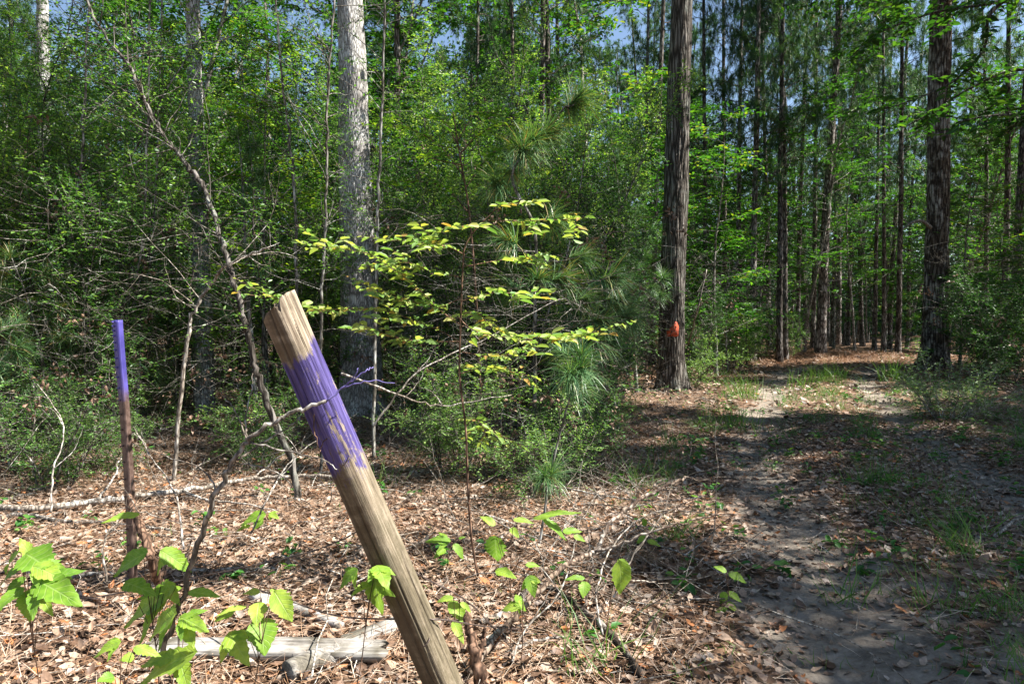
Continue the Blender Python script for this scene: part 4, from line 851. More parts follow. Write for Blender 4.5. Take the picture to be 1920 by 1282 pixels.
# bent branch right of the post
stem_thing('bent_branch', [(px([(880, 1262, 2.3), (930, 1190, 2.45), (970, 1150, 2.5), (1010, 1105, 2.6), (1060, 1060, 2.7), (1105, 1040, 2.8), (1125, 1020, 2.85), (1140, 985, 2.9), (1180, 950, 3.0), (1240, 915, 3.1), (1285, 893, 3.2)]), .014, .006),
    (px([(1115, 1035, 2.8), (1180, 1012, 2.8), (1260, 985, 2.8), (1320, 970, 2.8), (1385, 962, 2.8)]), .006, .0025), (px([(1240, 915, 3.1), (1290, 925, 3.1), (1340, 935, 3.1), (1375, 950, 3.1)]), .003, .001),
    (px([(1180, 950, 3.0), (1110, 945, 3.1), (1050, 960, 3.3)]), .003, .001), (px([(1285, 893, 3.2), (1320, 900, 3.2), (1360, 882, 3.3)]), .003, .001), (px([(1060, 1060, 2.7), (1150, 1085, 2.7), (1230, 1090, 2.8)]), .005, .002)], M['tan_twig'], 'forked bent branch arching right of the leaning post', 'branch', 'fallen branches')
stem_thing('dead_stump', [(px([(905, 1290, 2.25), (893, 1240, 2.24), (882, 1195, 2.26), (872, 1150, 2.3)]), .026, .012), (px([(893, 1240, 2.24), (905, 1200, 2.3), (910, 1178, 2.3)]), .012, .006)], M['twig_brown'], 'splintered brown stub standing against the foot of the leaning post', 'stump', sides=10)
stem_thing('dead_stick', [([*gpx([(1275, 700, 0)]), P(1303, 600, 12.4), P(1325, 505, 12.2)], .022, .012), (px([(1310, 575, 12.3), (1330, 560, 12.2), (1345, 566, 12.2)]), .012, .005), (px([(1318, 540, 12.3), (1345, 528, 12.2), (1350, 532, 12.1)]), .008, .004)], M['deadwood'], 'thin bare stick standing right of the tagged oak', 'stick')
stem_thing('track_stick', [(gpx([(1795, 978, .02), (1818, 1010, .03), (1855, 1048, .02)]), .018, .012)], M['bark_brown'], 'short dark stick in the grass on the right of the track', 'stick', 'sticks on the track')
stem_thing('track_stick', [(gpx([(1865, 1022, .03), (1895, 1000, .06), (1935, 980, .10)]), .010, .006)], B, 'pale stick poking in from the right edge beside the track', 'stick', 'sticks on the track')
stem_thing('track_stick', [(gpx([(1565, 1062, .015), (1600, 1045, .02), (1622, 1030, .02)]), .010, .006)], M['twig_brown'], 'flat brown bark strip lying on the middle of the track', 'stick', 'sticks on the track')
stem_thing('track_stick', [(gpx([(1640, 1270, .012), (1740, 1268, .015), (1800, 1255, .02), (1830, 1240, .02)]), .005, .002)], M['twig_brown'], 'wavy thin root at the bottom of the sandy rut', 'stick', 'sticks on the track')
for i, (ln, r0, lb) in enumerate((
    ([(1010, 905, 3.9), (1060, 915, 3.8), (1140, 930, 3.7), (1230, 940, 3.6), (1320, 930, 3.6)], .005, 'thin grey stem lying behind the forked bent branch'),
    ([(1150, 1120, 2.8), (1190, 1040, 2.9), (1240, 965, 3.0), (1262, 900, 3.1)], .0045, 'thin upright stem crossing the forked bent branch'),
    ([(960, 1240, 2.4), (985, 1180, 2.5), (1050, 1110, 2.6), (1075, 1030, 2.8), (1090, 960, 3.0)], .004, 'thin curved stem rising from the foot of the forked branch'),
    ([(1130, 1190, 2.6), (1118, 1110, 2.7), (1150, 1020, 2.9), (1230, 960, 3.0), (1370, 965, 3.0)], .0045, 'long arching stem reaching right over the track edge'),
    ([(640, 700, 4.2), (760, 745, 4.2), (830, 760, 4.3), (960, 740, 4.4)], .007, 'pale bare stem slanting behind the yellowing sapling'),
    ([(700, 800, 3.9), (780, 700, 4.0), (900, 640, 4.2), (1050, 560, 4.4)], .006, 'pale bare stem rising to the right past the yellowing sapling'),
    ([(95, 960, 3.4), (100, 880, 3.5), (120, 800, 3.6), (70, 720, 3.8)], .005, 'thin dry stem standing left of the steel post'),
    ([(200, 1090, 2.6), (195, 1010, 2.7), (260, 960, 2.8), (360, 990, 2.9)], .0045, 'thin dry stem arching over the steel post foot'),
    ([(345, 1030, 3.0), (330, 930, 3.1), (280, 850, 3.3), (250, 800, 3.5)], .005, 'dry forked stem right behind the steel post'),
    ([(470, 1000, 3.3), (520, 900, 3.5), (560, 850, 3.6), (640, 800, 3.7)], .005, 'dry pale stem slanting behind the leaning post'))):
    p = px(ln); side_ = [p[1], p[1] + np.array([.08, .05, .10]), p[1] + np.array([.13, .05, .22])]; s2 = [p[2], p[2] + np.array([-.07, .03, .08]), p[2] + np.array([-.16, .05, .11])]
    stem_thing('dead_sapling', [(p, r0, r0 * .4), (side_, r0 * .5, .0008), (s2, r0 * .45, .0008)], M['twig'], lb, 'dead sapling', 'thin dead saplings')
def brush():
    rng = np.random.RandomState(9); a = Acc()
    for k in range(150):
        cx_, cyy = (rng.uniform(.2, 1.1), rng.uniform(2.7, 5.0)) if k < 80 else (rng.uniform(-2.6, .3), rng.uniform(3.2, 6.5))
        th = rng.rand() * 6.28; L = .25 + .7 * rng.rand(); p = path(rng, (cx_, cyy, .02), (math.cos(th), math.sin(th) * .5, .1 + .6 * rng.rand()), L, 8, .12, -.05); p[:, 2] = np.maximum(p[:, 2], .015 + height(p[:, 0], p[:, 1]))
        a.tube(p, .0022 + .002 * rng.rand(), .0008, 4)
        for j in range(2): q, d = at(p, .3 + .5 * rng.rand()); a.tube(path(rng, q, side(rng, d, .2), .1 + .2 * rng.rand(), 4, .2), .0014, .0006, 3)
    stuff(link('brush', a.mesh('brush', M['twig'])), 'tangle of thin dry brush stems on the leaf litter', 'brush')
brush()

# ------------------------------------------------------------------ seedlings with big leaves in the foreground
def seedling(label, root, lv, Y, mat='seedleaf', name='seedling', stemr=.0022, seed=0, face=.55, mt='twig_brown'):
    """root: pixel of the stem foot; lv: list of (base px, base py, tip px, tip py, width ratio, kind[, dY])"""
    rng = np.random.RandomState(seed + 5); a = Acc(); w = Acc(); rib = []; run = []; g = P(root[0], root[1], Y); g[2] = min(g[2], 0) if root[1] > 1225 else max(g[2], 0); o = g.copy()
    hub = []
    for l in lv:
        bx, by, tx, ty, wr, kd = l[:6]; dY = l[6] if len(l) > 6 else rng.uniform(-.06, .06)
        b = P(bx, by, Y + dY); t = P(tx, ty, Y + dY + rng.uniform(-.07, .03)); D = t - b; L = np.linalg.norm(D); N = np.array([rng.randn() * .22, -face, .85]) ; N = N - N.dot(norm(D)) * norm(D)
        if np.linalg.norm(N) < .3: N = np.array([.2, -1, .1])
        N = norm(N); D = norm(D); S = np.cross(N, D)
        def blade(b, D, S, N, L, W, k=17):
            W = W * 1.2; L = L * 1.06
            ts = np.linspace(0, 1, k); wv = np.sin(np.pi * ts ** .72) ** .85 * (1 - .25 * ts); wv[0] = .02; wv[-1] = 0
            z = -.22 * ts ** 2; V = []
            for q, ww, zz in zip(ts, wv, z):
                c = b + D * L * q + N * L * (zz + .05)
                e_ = .10 * ww * W + .002 * rng.randn() * L
                for s, u in ((-1, 1), (-.5, .5), (0, 0), (.5, .5), (1, 1)): rib.append(abs(s)); run.append(q); V.append(c + S * s * W * .5 * ww * (1 + (.10 * (1 if int(round(q * 16)) % 2 else -.6) + .06 * rng.randn()) * (abs(s) == 1)) + N * (e_ * u * u + .03 * L * math.sin(q * 9 + s * 3) * abs(s)))
            i = np.arange(k - 1)[:, None] * 5; j = np.arange(4)[None]; F = np.stack([i + j, i + j + 1, i + j + 6, i + j + 5], -1).reshape(-1, 4)
            a.add(np.array(V), F, np.clip(rng.rand() * .7 + .15, 0, 1))
        blade(b - o, D, S, N, L, L * wr)
        if kd == 'l':
            for s in (1, -1):
                D2 = norm(D * .62 + S * s * .78); blade(b - o + D * L * .12, D2, np.cross(N, D2), N, L * .62, L * wr * .55)
        hub.append(b - o)
    # stem: from the root through the leaf bases, in order of height
    hs = sorted(hub, key=lambda q: q[2]); top = hs[-1]; n = len(hs)
    mid = [np.zeros(3), top * .35 + np.array([.01, 0, 0]), top * .7, top]; st = catmull(mid, 6); w.tube(st, stemr, stemr * .5, 5)
    for h in hs[:-1]:
        zt = np.clip((h[2] * .6) / max(top[2], .01), .1, .95); q, _ = at(st, zt); w.tube(catmull([q, (q + h) / 2 + np.array([0, 0, .015]), h], 4), stemr * .6, stemr * .35, 4)
    return thing(name, o, label, 'seedling', 'leafy seedlings in the foreground', [('stem', w.mesh('seedling_stem', M[mt], True)), ('leaves', a.mesh('seedling_leaves', M[mat], True, {'rib': rib, 'run': run}))])
seedling('seedling with large pale lobed leaves at the left edge', (78, 1300), [(50, 1083, 5, 1112, .5, 'o'), (50, 1040, 92, 1062, .75, 'o'), (62, 1062, 118, 1082, .55, 'l'), (70, 1090, 140, 1122, .45, 'l'), (58, 1104, 50, 1162, .62, 'l'), (46, 1102, -12, 1142, .5, 'o'), (40, 1035, 0, 1070, .4, 'o'), (60, 1050, 40, 1010, .5, 'o'), (80, 1055, 136, 1080, .35, 'o'), (75, 1110, 95, 1150, .4, 'o'), (42, 1065, -5, 1090, .4, 'o')], 1.95, seed=1)
seedling('seedling with broad bright leaves before the steel post foot', (300, 1290), [(281, 1036, 205, 1072, .42, 'o'), (300, 1032, 358, 1066, .5, 'o'), (318, 1040, 288, 1075, .5, 'o'), (330, 1112, 222, 1162, .42, 'l'), (352, 1112, 412, 1112, .35, 'o'), (342, 1104, 258, 1114, .22, 'o'), (236, 1094, 284, 1106, .4, 'o'), (262, 965, 196, 972, .25, 'o'), (330, 1100, 300, 1128, .4, 'o'), (312, 1092, 332, 1128, .4, 'o')], 2.05, seed=2)
seedling('seedling of ragged lobed green leaves in front of the fallen plank', (330, 1300), [(335, 1152, 270, 1192, .5, 'l'), (338, 1158, 384, 1176, .45, 'l'), (352, 1165, 358, 1208, .5, 'o'), (375, 1225, 250, 1270, .32, 'o'), (330, 1232, 262, 1242, .4, 'o'), (340, 1240, 350, 1290, .5, 'o')], 1.9, seed=3)
seedling('low seedling with dark leaves at the bottom left', (215, 1300), [(229, 1203, 174, 1226, .42, 'l'), (252, 1232, 226, 1234, .8, 'o'), (214, 1270, 186, 1272, .8, 'o'), (250, 1215, 300, 1225, .4, 'o')], 1.85, seed=4)
seedling('slender seedling with hanging heart shaped leaves left of the leaning post', (445, 1300), [(487, 1160, 497, 1220, .78, 'o'), (486, 1130, 480, 1166, .7, 'o'), (514, 1108, 546, 1160, .6, 'o'), (430, 1186, 462, 1240, .5, 'l'), (440, 1146, 402, 1160, .55, 'o'), (462, 1138, 410, 1146, .25, 'o'), (488, 1112, 455, 1108, .4, 'o'), (505, 1106, 540, 1122, .3, 'o')], 2.0, seed=5)
seedling('jagged leafed seedling hanging beside the lower leaning post', (650, 1300), [(705, 1062, 728, 1095, .6, 'l'), (706, 1078, 708, 1152, .55, 'l'), (672, 1066, 634, 1100, .42, 'l'), (698, 1092, 662, 1108, .35, 'o')], 2.08, seed=6)
seedling('seedling with hanging lime leaves right of the leaning post', (948, 1300), [(928, 985, 903, 966, .5, 'o'), (929, 1002, 931, 1055, .62, 'o'), (962, 975, 1000, 976, .3, 'o'), (1016, 972, 1064, 1006, .28, 'o'), (1055, 998, 1090, 992, .4, 'o'), (1075, 1005, 1098, 1012, .5, 'o'), (958, 990, 972, 1005, .5, 'o'), (1000, 975, 1082, 952, .15, 'o')], 2.5, seed=7)
seedling('seedling with ragged light leaves right of the pale bowed log', (968, 1300), [(930, 1070, 965, 1078, .45, 'o'), (990, 1078, 1004, 1118, .55, 'l'), (962, 1125, 990, 1140, .7, 'l'), (985, 1060, 1012, 1058, .4, 'o'), (975, 1136, 942, 1140, .6, 'o')], 2.4, seed=8)
seedling('single drooping folded leaf on a thin stem right of centre', (1110, 1290), [(1160, 1048, 1168, 1116, .5, 'o'), (1158, 1050, 1182, 1062, .5, 'o'), (1096, 1084, 1062, 1082, .3, 'o'), (1096, 1090, 1094, 1116, .7, 'o')], 2.4, seed=9)
seedling('pale yellow green seedling leaves just right of the post foot', (870, 1300), [(842, 1128, 878, 1168, .45, 'o'), (850, 1120, 820, 1125, .4, 'o'), (862, 1130, 885, 1145, .4, 'o'), (850, 1165, 868, 1200, .4, 'o'), (818, 1240, 840, 1265, .5, 'o')], 2.45, seed=10)
seedling('light lobed seedling between the fallen branch and the leaning post', (480, 1030), [(500, 966, 450, 978, .45, 'l'), (492, 972, 478, 990, .6, 'o'), (505, 962, 522, 970, .5, 'l'), (470, 985, 445, 992, .4, 'o')], 3.7, seed=11)
seedling('small light seedling behind the leaning post on the leaves', (830, 1080), [(845, 1015, 800, 1010, .4, 'l'), (850, 1020, 870, 1045, .5, 'o'), (835, 1030, 815, 1042, .5, 'o'), (860, 1010, 872, 1005, .4, 'o')], 3.3, seed=12)
seedling('small green seedling at the left edge of the track', (1362, 1180), [(1365, 1075, 1400, 1088, .5, 'o'), (1362, 1072, 1340, 1060, .5, 'o'), (1362, 1110, 1350, 1130, .6, 'o'), (1364, 1110, 1390, 1125, .5, 'o'), (1362, 1130, 1385, 1145, .5, 'o'), (1362, 1140, 1340, 1150, .4, 'o')], 3.0, seed=13)
seedling('fine leafed green seedling in shade right of the pine sapling', (1210, 1060), [(1215, 990, 1235, 1000, .5, 'o'), (1212, 1005, 1195, 1015, .5, 'o'), (1212, 1015, 1240, 1020, .4, 'o'), (1210, 985, 1205, 970, .5, 'o')], 3.5, seed=14)

# ------------------------------------------------------------------ the yellowing sapling behind the post
def layered(label, stem, limbs, matl, leafL, Y, name='sapling', r=.007, seed=0, tm='oval', ratio=.48, step=.022, bark='twig_brown', nt=1.2, cat='sapling'):
    rng = np.random.RandomState(seed); w = Acc(); lf = Acc(); s3 = np.array([P(*q) if len(q) > 2 else P(q[0], q[1], Y) for q in stem]); s3[0, 2] = min(s3[0, 2], 0.0); o = s3[0].copy()
    st = catmull(s3 - o, 6); w.tube(st, r, r * .3, 7, rough=.15)
    for l in limbs:
        dy = rng.uniform(-.45, .45); n = len(l); pts = np.array([P(q[0], q[1], Y + dy * i / (n - 1)) for i, q in enumerate(l)]) - o; br = catmull(pts, 6); w.tube(br, r * .45, .0009, 5)
        ln = np.linalg.norm(np.diff(br, axis=0), axis=1).sum(); spray(rng, lf, br, step, leafL, .42, ratio, tm, .45, .15)
        for k in range(int(ln / .07 * nt)):
            q, d = at(br, .12 + .85 * rng.rand()); sd = norm(np.cross(d, [0, 0, 1]) * rng.choice([-1, 1]) + d * .8 + rng.randn(3) * [.15, .15, .07])
            tw = path(rng, q, sd, (.08 + .22 * rng.rand()) * (leafL / .06), 4, .08, -.01); w.tube(tw, .0014, .0007, 3); spray(rng, lf, tw, step * 1.15, leafL, .42, ratio, tm, .5)
    return thing(name, o, label, cat, None, [('stem', w.mesh('sapling_stem', M[bark], True)), ('leaves', lf.mesh('sapling_leaves', M[matl]))])
layered('sapling with yellowing leaves in flat layered sprays behind the leaning post', [(900, 1095), (885, 1015), (877, 900), (873, 800), (862, 700), (864, 600), (868, 500), (873, 460), (897, 424), (923, 399), (936, 374)],
    [[(862, 640), (827, 621), (779, 601), (717, 582), (653, 579), (588, 579), (530, 562), (487, 553)], [(868, 612), (830, 585), (785, 542), (734, 503), (695, 478), (630, 466), (566, 466)], [(872, 478), (841, 464), (771, 452), (698, 452)],
     [(915, 413), (982, 414), (1066, 414), (1092, 438)], [(925, 396), (954, 382), (1015, 382)], [(897, 424), (869, 424), (827, 430)], [(870, 500), (948, 486), (982, 483), (1018, 495)],
     [(858, 593), (883, 616), (926, 630), (996, 632), (1066, 632), (1091, 627)], [(864, 565), (897, 556), (937, 548), (982, 556)], [(861, 588), (897, 588), (928, 616), (1010, 640)], [(868, 520), (813, 509), (743, 486), (690, 500)],
     [(864, 640), (800, 640), (740, 632), (660, 600)], [(862, 560), (820, 575), (760, 560), (640, 515)], [(863, 700), (900, 690), (940, 690), (972, 705)], [(873, 800), (890, 785), (905, 800), (915, 830)], [(866, 660), (930, 668), (1000, 650)]],
    'yellow', .058, 3.25, seed=3)
layered('lime leaved sapling in front of the twin pine trunks', [(905, 800), (895, 600), (880, 400), (860, 280), (850, 210)],
    [[(870, 330), (820, 270), (760, 240), (700, 238)], [(862, 290), (900, 250), (950, 235), (995, 245)], [(858, 270), (830, 225), (800, 215)], [(860, 260), (890, 215), (920, 212), (960, 225)], [(875, 350), (920, 290), (965, 270)], [(880, 400), (830, 350), (760, 340), (720, 345)], [(870, 310), (820, 300), (780, 290)]],
    'lime', .065, 6.2, r=.014, seed=4, step=.04, nt=1.1)

# ------------------------------------------------------------------ named slender stems and pines
def grey_tree(label, pts, r0, r1, limbs=(), mat='bark_thin', name='sapling_tree', cat='tree', leafm=None, leafL=.03, seed=0, tw=40):
    rng = np.random.RandomState(seed); w = Acc(); s = np.array([P(*q) for q in pts]); s[0, 2] = hz(s[0, 0], s[0, 1]) - .05; o = s[0].copy(); st = catmull(s - o, 8); st[1:-1] += rng.randn(len(st) - 2, 3) * .006; w.tube(st, r0, r1, 10, rough=.14)
    for l, a, b in limbs: w.tube(catmull(np.array([P(*q) for q in l]) - o, 5), a, b, 6, rough=.1)
    parts = [('trunk', None)]; lf = Acc()
    for k in range(tw):
        q, d = at(st, .3 + .69 * rng.rand()); br = path(rng, q, side(rng, d, .1), .2 + .8 * rng.rand(), 6, .2); w.tube(br, .004, .001, 4)
        for j in range(4):
            q2, d2 = at(br, .2 + .75 * rng.rand()); t2 = path(rng, q2, side(rng, d2, 0), .1 + .2 * rng.rand(), 3, .2); w.tube(t2, .0015, .0007, 3)
            if leafm: spray(rng, lf, t2, .022, leafL, .5, .5)
    parts = [('trunk', w.mesh('slender_trunk', M[mat], True))]
    if leafm and lf.n: parts.append(('foliage', lf.mesh('slender_foliage', M[leafm])))
    return thing(name, o, label, cat, None, parts)
grey_tree('bent grey stem curving from left of the leaning post to the upper left', [(562, 915, 4.6), (545, 860, 4.6), (510, 780, 4.6), (482, 700, 4.6), (468, 640, 4.6), (455, 590, 4.6), (430, 500, 4.7), (405, 420, 4.8), (380, 350, 4.9), (345, 303, 5.0), (310, 258, 5.1), (272, 190, 5.2), (240, 120, 5.2), (200, 75, 5.3), (150, -20, 5.4)], .025, .009, mat='bark_grey', leafm='yaupon', seed=1, tw=75)
grey_tree('mottled pale grey trunk half hidden in bushes above the steel post', [(385, 770, 9.3), (383, 640, 9.3), (378, 500, 9.3), (374, 400, 9.3), (368, 250, 9.3), (364, 100, 9.3), (360, -80, 9.3)], .135, .085, mat='bark_pale', leafm='yaupon', seed=3, tw=26)
grey_tree('leaning dead pale branch rising behind the leaning post', [(320, 735, 5.2), (350, 640, 5.2), (372, 570, 5.2), (400, 525, 5.2), (430, 495, 5.1), (505, 465, 5.0)], .016, .008, mat='twig', seed=4, tw=10)
grey_tree('pale trunk at the far upper left', [(85, 740, 12.5), (84, 400, 12.5), (80, 100, 12.5), (78, -60, 12.5)], .13, .09, mat='bark_pale', seed=5, tw=12)
grey_tree('thin leaning stem left of the yellowing sapling', [(700, 800, 6), (640, 900, 6)][:1] + [(740, 600, 6), (760, 500, 6), (620, 250, 6.2), (627, 60, 6.2), (640, -40, 6.2)][:0] + [(705, 500, 6.2), (715, 250, 6.2), (722, -40, 6.2)], .016, .01, leafm='yaupon', seed=6)
grey_tree('thin pale stem left of the pale oak', [(600, 800, 5.6), (603, 600, 5.6), (612, 380, 5.6), (614, 200, 5.6), (628, -40, 5.6)], .013, .008, leafm='yaupon', seed=7)
grey_tree('second thin stem well left of the pale oak', [(560, 770, 7.2), (556, 500, 7.2), (548, 300, 7.2), (530, 160, 7.2), (515, -40, 7.2)], .018, .01, leafm='yaupon', seed=8)
for i, (a, b, Yd, r, lb) in enumerate((((108, 760), (152, 300), 7.0, .016, 'thin brown stem left of the steel post top'), ((205, 745), (268, 440), 6.6, .014, 'thin slanting stem right behind the steel post'), ((255, 760), (290, 420), 7.4, .014, 'upright thin stem between steel post and mottled trunk'))):
    grey_tree(lb, [(a[0], a[1], Yd), ((a[0] + b[0]) / 2 - 6, (a[1] + b[1]) / 2, Yd), (b[0], b[1], Yd), (b[0] + 15, -40, Yd)], r, r * .6, mat='bark_thin', leafm='yaupon_dark', seed=20 + i)

# pine saplings near the view centre
def px_pine(label, stem, tufts, Y, r=.01, nn=110, L=.17, seed=0, wd=.0036):
    rng = np.random.RandomState(seed); w = Acc(); lf = Acc(); s = np.array([P(q[0], q[1], Y) for q in stem]); s[0, 2] = 0; o = s[0].copy(); st = catmull(s - o, 6); w.tube(st, r, r * .45, 7, rough=.15)
    for t in tufts:
        p = P(t[0], t[1], Y + rng.uniform(-.25, .25)) - o; dd = ((st - p) ** 2).sum(1); i = int(np.argmin(dd + (st[:, 2] > p[2] - .02) * .3)); b = st[i]
        br = catmull([b, (b + p) / 2 + [0, 0, -.03], p], 4); w.tube(br, r * .45, .002, 5); tuft(rng, lf, p, p - b if np.linalg.norm(p - b) > .05 else (0, 0, 1), nn, L * (t[2] if len(t) > 2 else 1), wd)
    return thing('pine_sapling', o, label, 'pine', 'pine saplings', [('trunk', w.mesh('pine_stem', M['bark_thin'], True)), ('needles', lf.mesh('pine_needles', M['needle']))])
px_pine('small pine sapling with drooping needle tufts right of the yellowing sapling', [(1010, 1035), (1018, 980), (1030, 900), (1048, 820), (1070, 740), (1085, 690), (1088, 665)], [(1035, 885, 1.), (1020, 893, .8), (1078, 728), (1092, 690, 1.1), (1068, 700), (1090, 660, .9), (1100, 720, .8), (1050, 660, .9)], 3.7, .008, 150, seed=1)
px_pine('taller pine sapling with long needles between pale oak and tagged oak', [(1000, 800), (1003, 700), (1003, 600), (1005, 500), (1000, 420), (960, 330), (1010, 260), (1060, 200)], [(1060, 520), (1100, 560), (1130, 600), (1010, 520), (1160, 560), (1080, 620), (1120, 640), (960, 540), (1075, 195, 1.2), (1090, 180), (1030, 245), (1000, 262), (960, 320), (930, 345), (980, 280), (1150, 520), (1180, 590), (1040, 410), (950, 450), (1090, 480)], 5.4, .018, 230, .24, seed=2, wd=.0052)
px_pine('shaded pine sapling with dark needles left of the tagged oak', [(1120, 800), (1115, 700), (1110, 600), (1100, 500)], [(1160, 560), (1120, 540), (1180, 600), (1150, 640), (1090, 600), (1060, 640), (1180, 660), (1110, 690), (1070, 590)], 7.0, .018, 230, .26, seed=3, wd=.006)
for i, (pxx, py, Y, k, s) in enumerate(((85, 830, 6.2, 0, .8), (170, 800, 6.8, 1, 1.1), (15, 820, 5.6, 1, .95), (-60, 800, 6.5, 2, .8), (330, 760, 9.5, 2, .8), (250, 740, 11, 0, 1.2), (640, 740, 10.5, 2, 1.1), (1195, 735, 11.8, 2, 1.3), (940, 770, 8.5, 2, .9), (1000, 730, 12, 2, 1.3))):
    x = (pxx - 960) / 1280 * Y; place('pine_sapling', PINELET[k], x, Y, 'young long needled pine', 'pine', 'pine saplings', s)

# ------------------------------------------------------------------ shrub right of the track
def right_shrub():
    rng = np.random.RandomState(3); w = Acc(); lf = Acc()
    for s in range(30):
        a = rng.rand() * 6.28; p = path(rng, (math.cos(a) * .12, math.sin(a) * .12, -.02), (math.cos(a) * .75, math.sin(a) * .6, .5 + .5 * rng.rand()), .6 + .45 * rng.rand(), 9, .14, .02); w.tube(p, .007, .002, 5)
        for b in range(11):
            q, d = at(p, .25 + .74 * rng.rand()); br = path(rng, q, side(rng, d, .25), .12 + .25 * rng.rand(), 4, .15); w.tube(br, .0022, .001, 3); spray(rng, lf, br, .022, .045, .5, .42)
    x, y = 5.45, 8.5
    thing('bush', (x, y, hz(x, y)), 'pale leafed spiky shrub beside the right edge of the track', 'shrub', None, [('stem', w.mesh('shrub_stems', M['twig'], True)), ('foliage', lf.mesh('shrub_foliage', M['shrubleaf']))])
right_shrub()

# ------------------------------------------------------------------ understorey bushes
OCC = []
def clear(x, y, r=1.0):
    sx = screen(x, y, .5)[0]; rp = r / y * 1280
    if abs(float(road_dist(np.array([x]), np.array([y]))[0])) < 1.5 + r * .8: return False
    if y < 9.3 and abs(sx - 672) < 45 + rp * 1.15: return False
    if y < 9.6 and abs(sx - 374) < 14 + rp * .95: return False
    if y < 12.2 and abs(sx - 1265) < 45 + rp * .8: return False
    if y < 17 and abs(sx - 1765) < 40 + rp * .7: return False
    if y < 12.5 and sx > 1265 - rp * .6 and sx < 1440: return False
    if y < 7.3 and sx > 1000 + 160 * (r < .6): return False
    if y < 12 and sx > 1500: return False
    for ox, oy, orr in OCC:
        if (ox - x) ** 2 + (oy - y) ** 2 < orr ** 2: return False
    return True
R = random.Random(12)
def scatter(n, y0, y1, x0f, x1f, name, protos, desc, cat, group, r, smin, smax, sep, tries=40):
    k = 0
    for t in range(n * tries):
        if k >= n: break
        y = math.sqrt(R.random() * (y1 * y1 - y0 * y0) + y0 * y0); x = y * (x0f + (x1f - x0f) * R.random())
        if not clear(x, y, r): continue
        OCC.append((x, y, sep)); i = R.randrange(len(protos)); place(name, protos[i], x, y, desc[i % len(desc)] if isinstance(desc, (list, tuple)) else desc, cat, group, smin + (smax - smin) * R.random(), R.random() * 6.28, (R.uniform(-.06, .06), R.uniform(-.06, .06))); k += 1
YD = 'bushy small leaved shrub'
scatter(26, 6.3, 10.5, -.80, .04, 'bush', YAU, YD, 'bush', 'small leaved bushes', 1.0, .85, 1.15, .75)
scatter(22, 10, 16, -.80, .16, 'bush', YAU + YAUD, YD, 'bush', 'small leaved bushes', 1.0, 1.0, 1.4, .9)
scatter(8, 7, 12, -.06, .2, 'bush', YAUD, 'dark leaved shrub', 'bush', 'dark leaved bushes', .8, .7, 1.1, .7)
scatter(10, 4.7, 9, -.26, .16, 'low_bush', LOWB, 'low twiggy bush', 'bush', 'low twiggy bushes', .45, .5, .85, .5)
scatter(12, 7.5, 11, -.8, .1, 'broadleaf_sapling', SAP, 'young small broadleaf sapling', 'tree', 'broadleaf saplings', .6, .8, 1.2, .6)
scatter(12, 6.5, 11, -.8, .18, 'pine_sapling', PINELET, 'young long needled pine', 'pine', 'pine saplings', .5, 1.0, 1.5, .6)
scatter(15, 5.0, 8.5, -.75, -.26, 'low_bush', LOWB, 'low twiggy bush', 'bush', 'low twiggy bushes', .45, .5, .9, .5)
scatter(11, 4.8, 9.5, -.8, .24, 'dead_shrub', DEADB, 'bare tangled dead shrub', 'dead shrub', 'bare dead shrubs', .35, .7, 1.2, .4)
scatter(12, 6.0, 12, -.75, .18, 'low_bush', LOWB, 'low twiggy bush', 'bush', 'low twiggy bushes', .5, .6, 1.0, .5)
scatter(20, 12, 22, .25, .75, 'low_bush', LOWB + [YAUD[1]], 'low twiggy bush', 'bush', 'low twiggy bushes', .5, .8, 1.3, .6)
scatter(7, 8.5, 12.5, .62, .9, 'low_bush', LOWB + [YAUD[1]], 'low twiggy bush', 'bush', 'low twiggy bushes', .5, .8, 1.2, .6) if False else None
BD = 'slim layered broadleaf tree'
scatter(28, 11.5, 20, -.8, .2, 'broadleaf_tree', BROAD[:3], BD, 'tree', 'slim broadleaf trees', .9, .9, 1.2, 1.1)
scatter(12, 13, 18, .30, .8, 'broadleaf_tree', BROAD[1:2] + BROAD[3:], BD, 'tree', 'slim broadleaf trees', .5, .8, 1.15, .9)
scatter(46, 16, 32, .22, .85, 'broadleaf_tree', BROAD, BD, 'tree', 'slim broadleaf trees', .7, .8, 1.15, 1.2)
scatter(50, 24, 50, -.85, .9, 'broadleaf_tree', BROAD[:3], BD, 'tree', 'slim broadleaf trees', .8, 1.0, 1.5, 1.6)

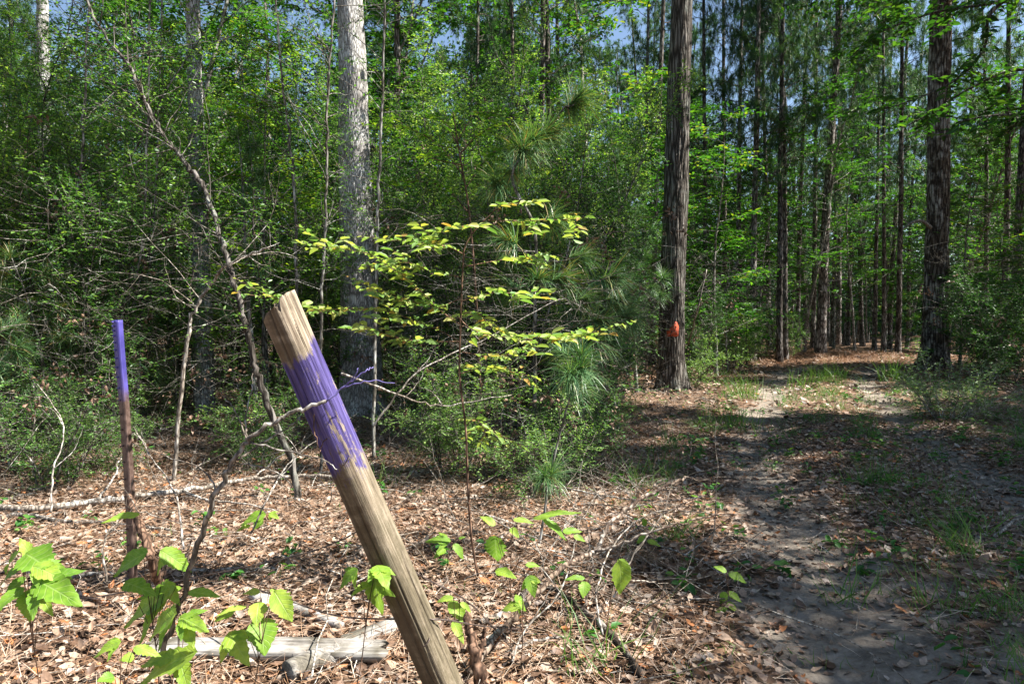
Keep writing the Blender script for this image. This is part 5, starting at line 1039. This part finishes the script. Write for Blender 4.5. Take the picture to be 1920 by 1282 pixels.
# pines: the ones that can be told apart first, then the stand behind them
PD = 'tall grey pine'
for pxx, w, Y, k in ((1018, 13, 15, 0), (1034, 12, 15.6, 1), (968, 10, 15, 2), (890, 9, 17, 2), (745, 14, 14, 1), (1203, 9, 22, 0), (1222, 11, 18, 1), (1322, 9, 22, 0), (1357, 9, 24, 1), (1387, 11, 22, 2), (1412, 12, 20.5, 0), (1442, 9, 26, 1),
                     (1462, 11, 20, 0), (1474, 10, 20.6, 2), (1496, 9, 25, 1), (1524, 9, 24, 0), (1539, 17, 22, 1), (1640, 8, 27, 2), (1657, 8, 26, 0), (1667, 9, 29, 1), (1684, 10, 24.5, 0), (1702, 7, 34, 2), (1850, 9, 24, 2), (1882, 12, 22, 0), (1903, 15, 18.5, 1), (1590, 7, 34, 0), (1610, 6, 38, 1), (1570, 6, 38, 2)):
    x = (pxx - 960) / 1280 * Y; rr = w / 1280 * Y / 2; s = 1.0; OCC.append((x, Y, 1.0))
    b = (.13, .15, .11)[k]; place('pine_tree', PINE[k], x, Y, PD, 'pine', 'tall pines', (rr / b, rr / b, 1.0), R.random() * 6.28, (R.uniform(-.012, .012), R.uniform(-.012, .012)))
scatter(16, 18, 34, -.85, .25, 'pine_tree', PINE, PD, 'pine', 'tall pines', .3, .75, 1.05, 1.4)
scatter(50, 24, 52, .08, .9, 'pine_tree', PINE, PD, 'pine', 'tall pines', .3, .7, 1.05, 1.3)
scatter(26, 34, 60, -.85, .9, 'pine_tree', PINE, PD, 'pine', 'tall pines', .3, .8, 1.1, 1.8)

# canopy trees around the opening, out of the frame, whose shade falls on the track
for x, y, k, s in ((7.8, 3.0, 1, .5), (11.0, 2.8, 0, .68), (7.7, 5.0, 0, .56), (7.3, 6.0, 1, (.45, .45, 1.15)), (9.8, 7.2, 0, .6), (10.8, 5.2, 1, .55), (9.4, 4.2, 0, .55), (8.9, 6.7, 1, (.42, .42, 1.3)), (12.2, 5.4, 1, .56), (13.6, 4.0, 0, .8), (15.5, 8.0, 1, .7), (16.5, 2.0, 1, .9), (11.4, .6, 0, .7), (18.5, 5, 0, 1.0), (17.5, 14, 1, 1.0), (18, 16.5, 0, 1.0), (22, 9, 1, 1.0), (-10, 2.5, 0, .8), (-13, 8, 1, .9)):
    place('canopy_tree', OAKC[k], x, y, 'spreading hardwood tree', 'tree', 'hardwood trees', s)
label_all()

# far-off wood: one mass of foliage beyond the last trees
def far_wood():
    rng = np.random.RandomState(88); lf = Acc(); n = 4400
    for k in range(n):
        y = 50 + 34 * rng.rand(); x = (rng.rand() * 2 - 1) * .95 * y; z = -.3 + ((25 if x < 8 else 13) * rng.rand() ** 1.25 if k % 3 else 3.5 * rng.rand()); c = np.array([x, y, z]); m = 90; s = 1.1 + 1.2 * rng.rand()
        lf.leaves(c + rng.randn(m, 3) * [s, s, s * .7], rdir(rng, m), rdir(rng, m), .34, .2, 'diamond', 1, np.clip(rng.rand(m) * .6 + .3 * rng.rand(), 0, 1))
    stuff(link('far_wood', lf.mesh('far_wood', M['farneedle'])), 'dense green wood closing the view far behind the pines', 'woodland')
far_wood()
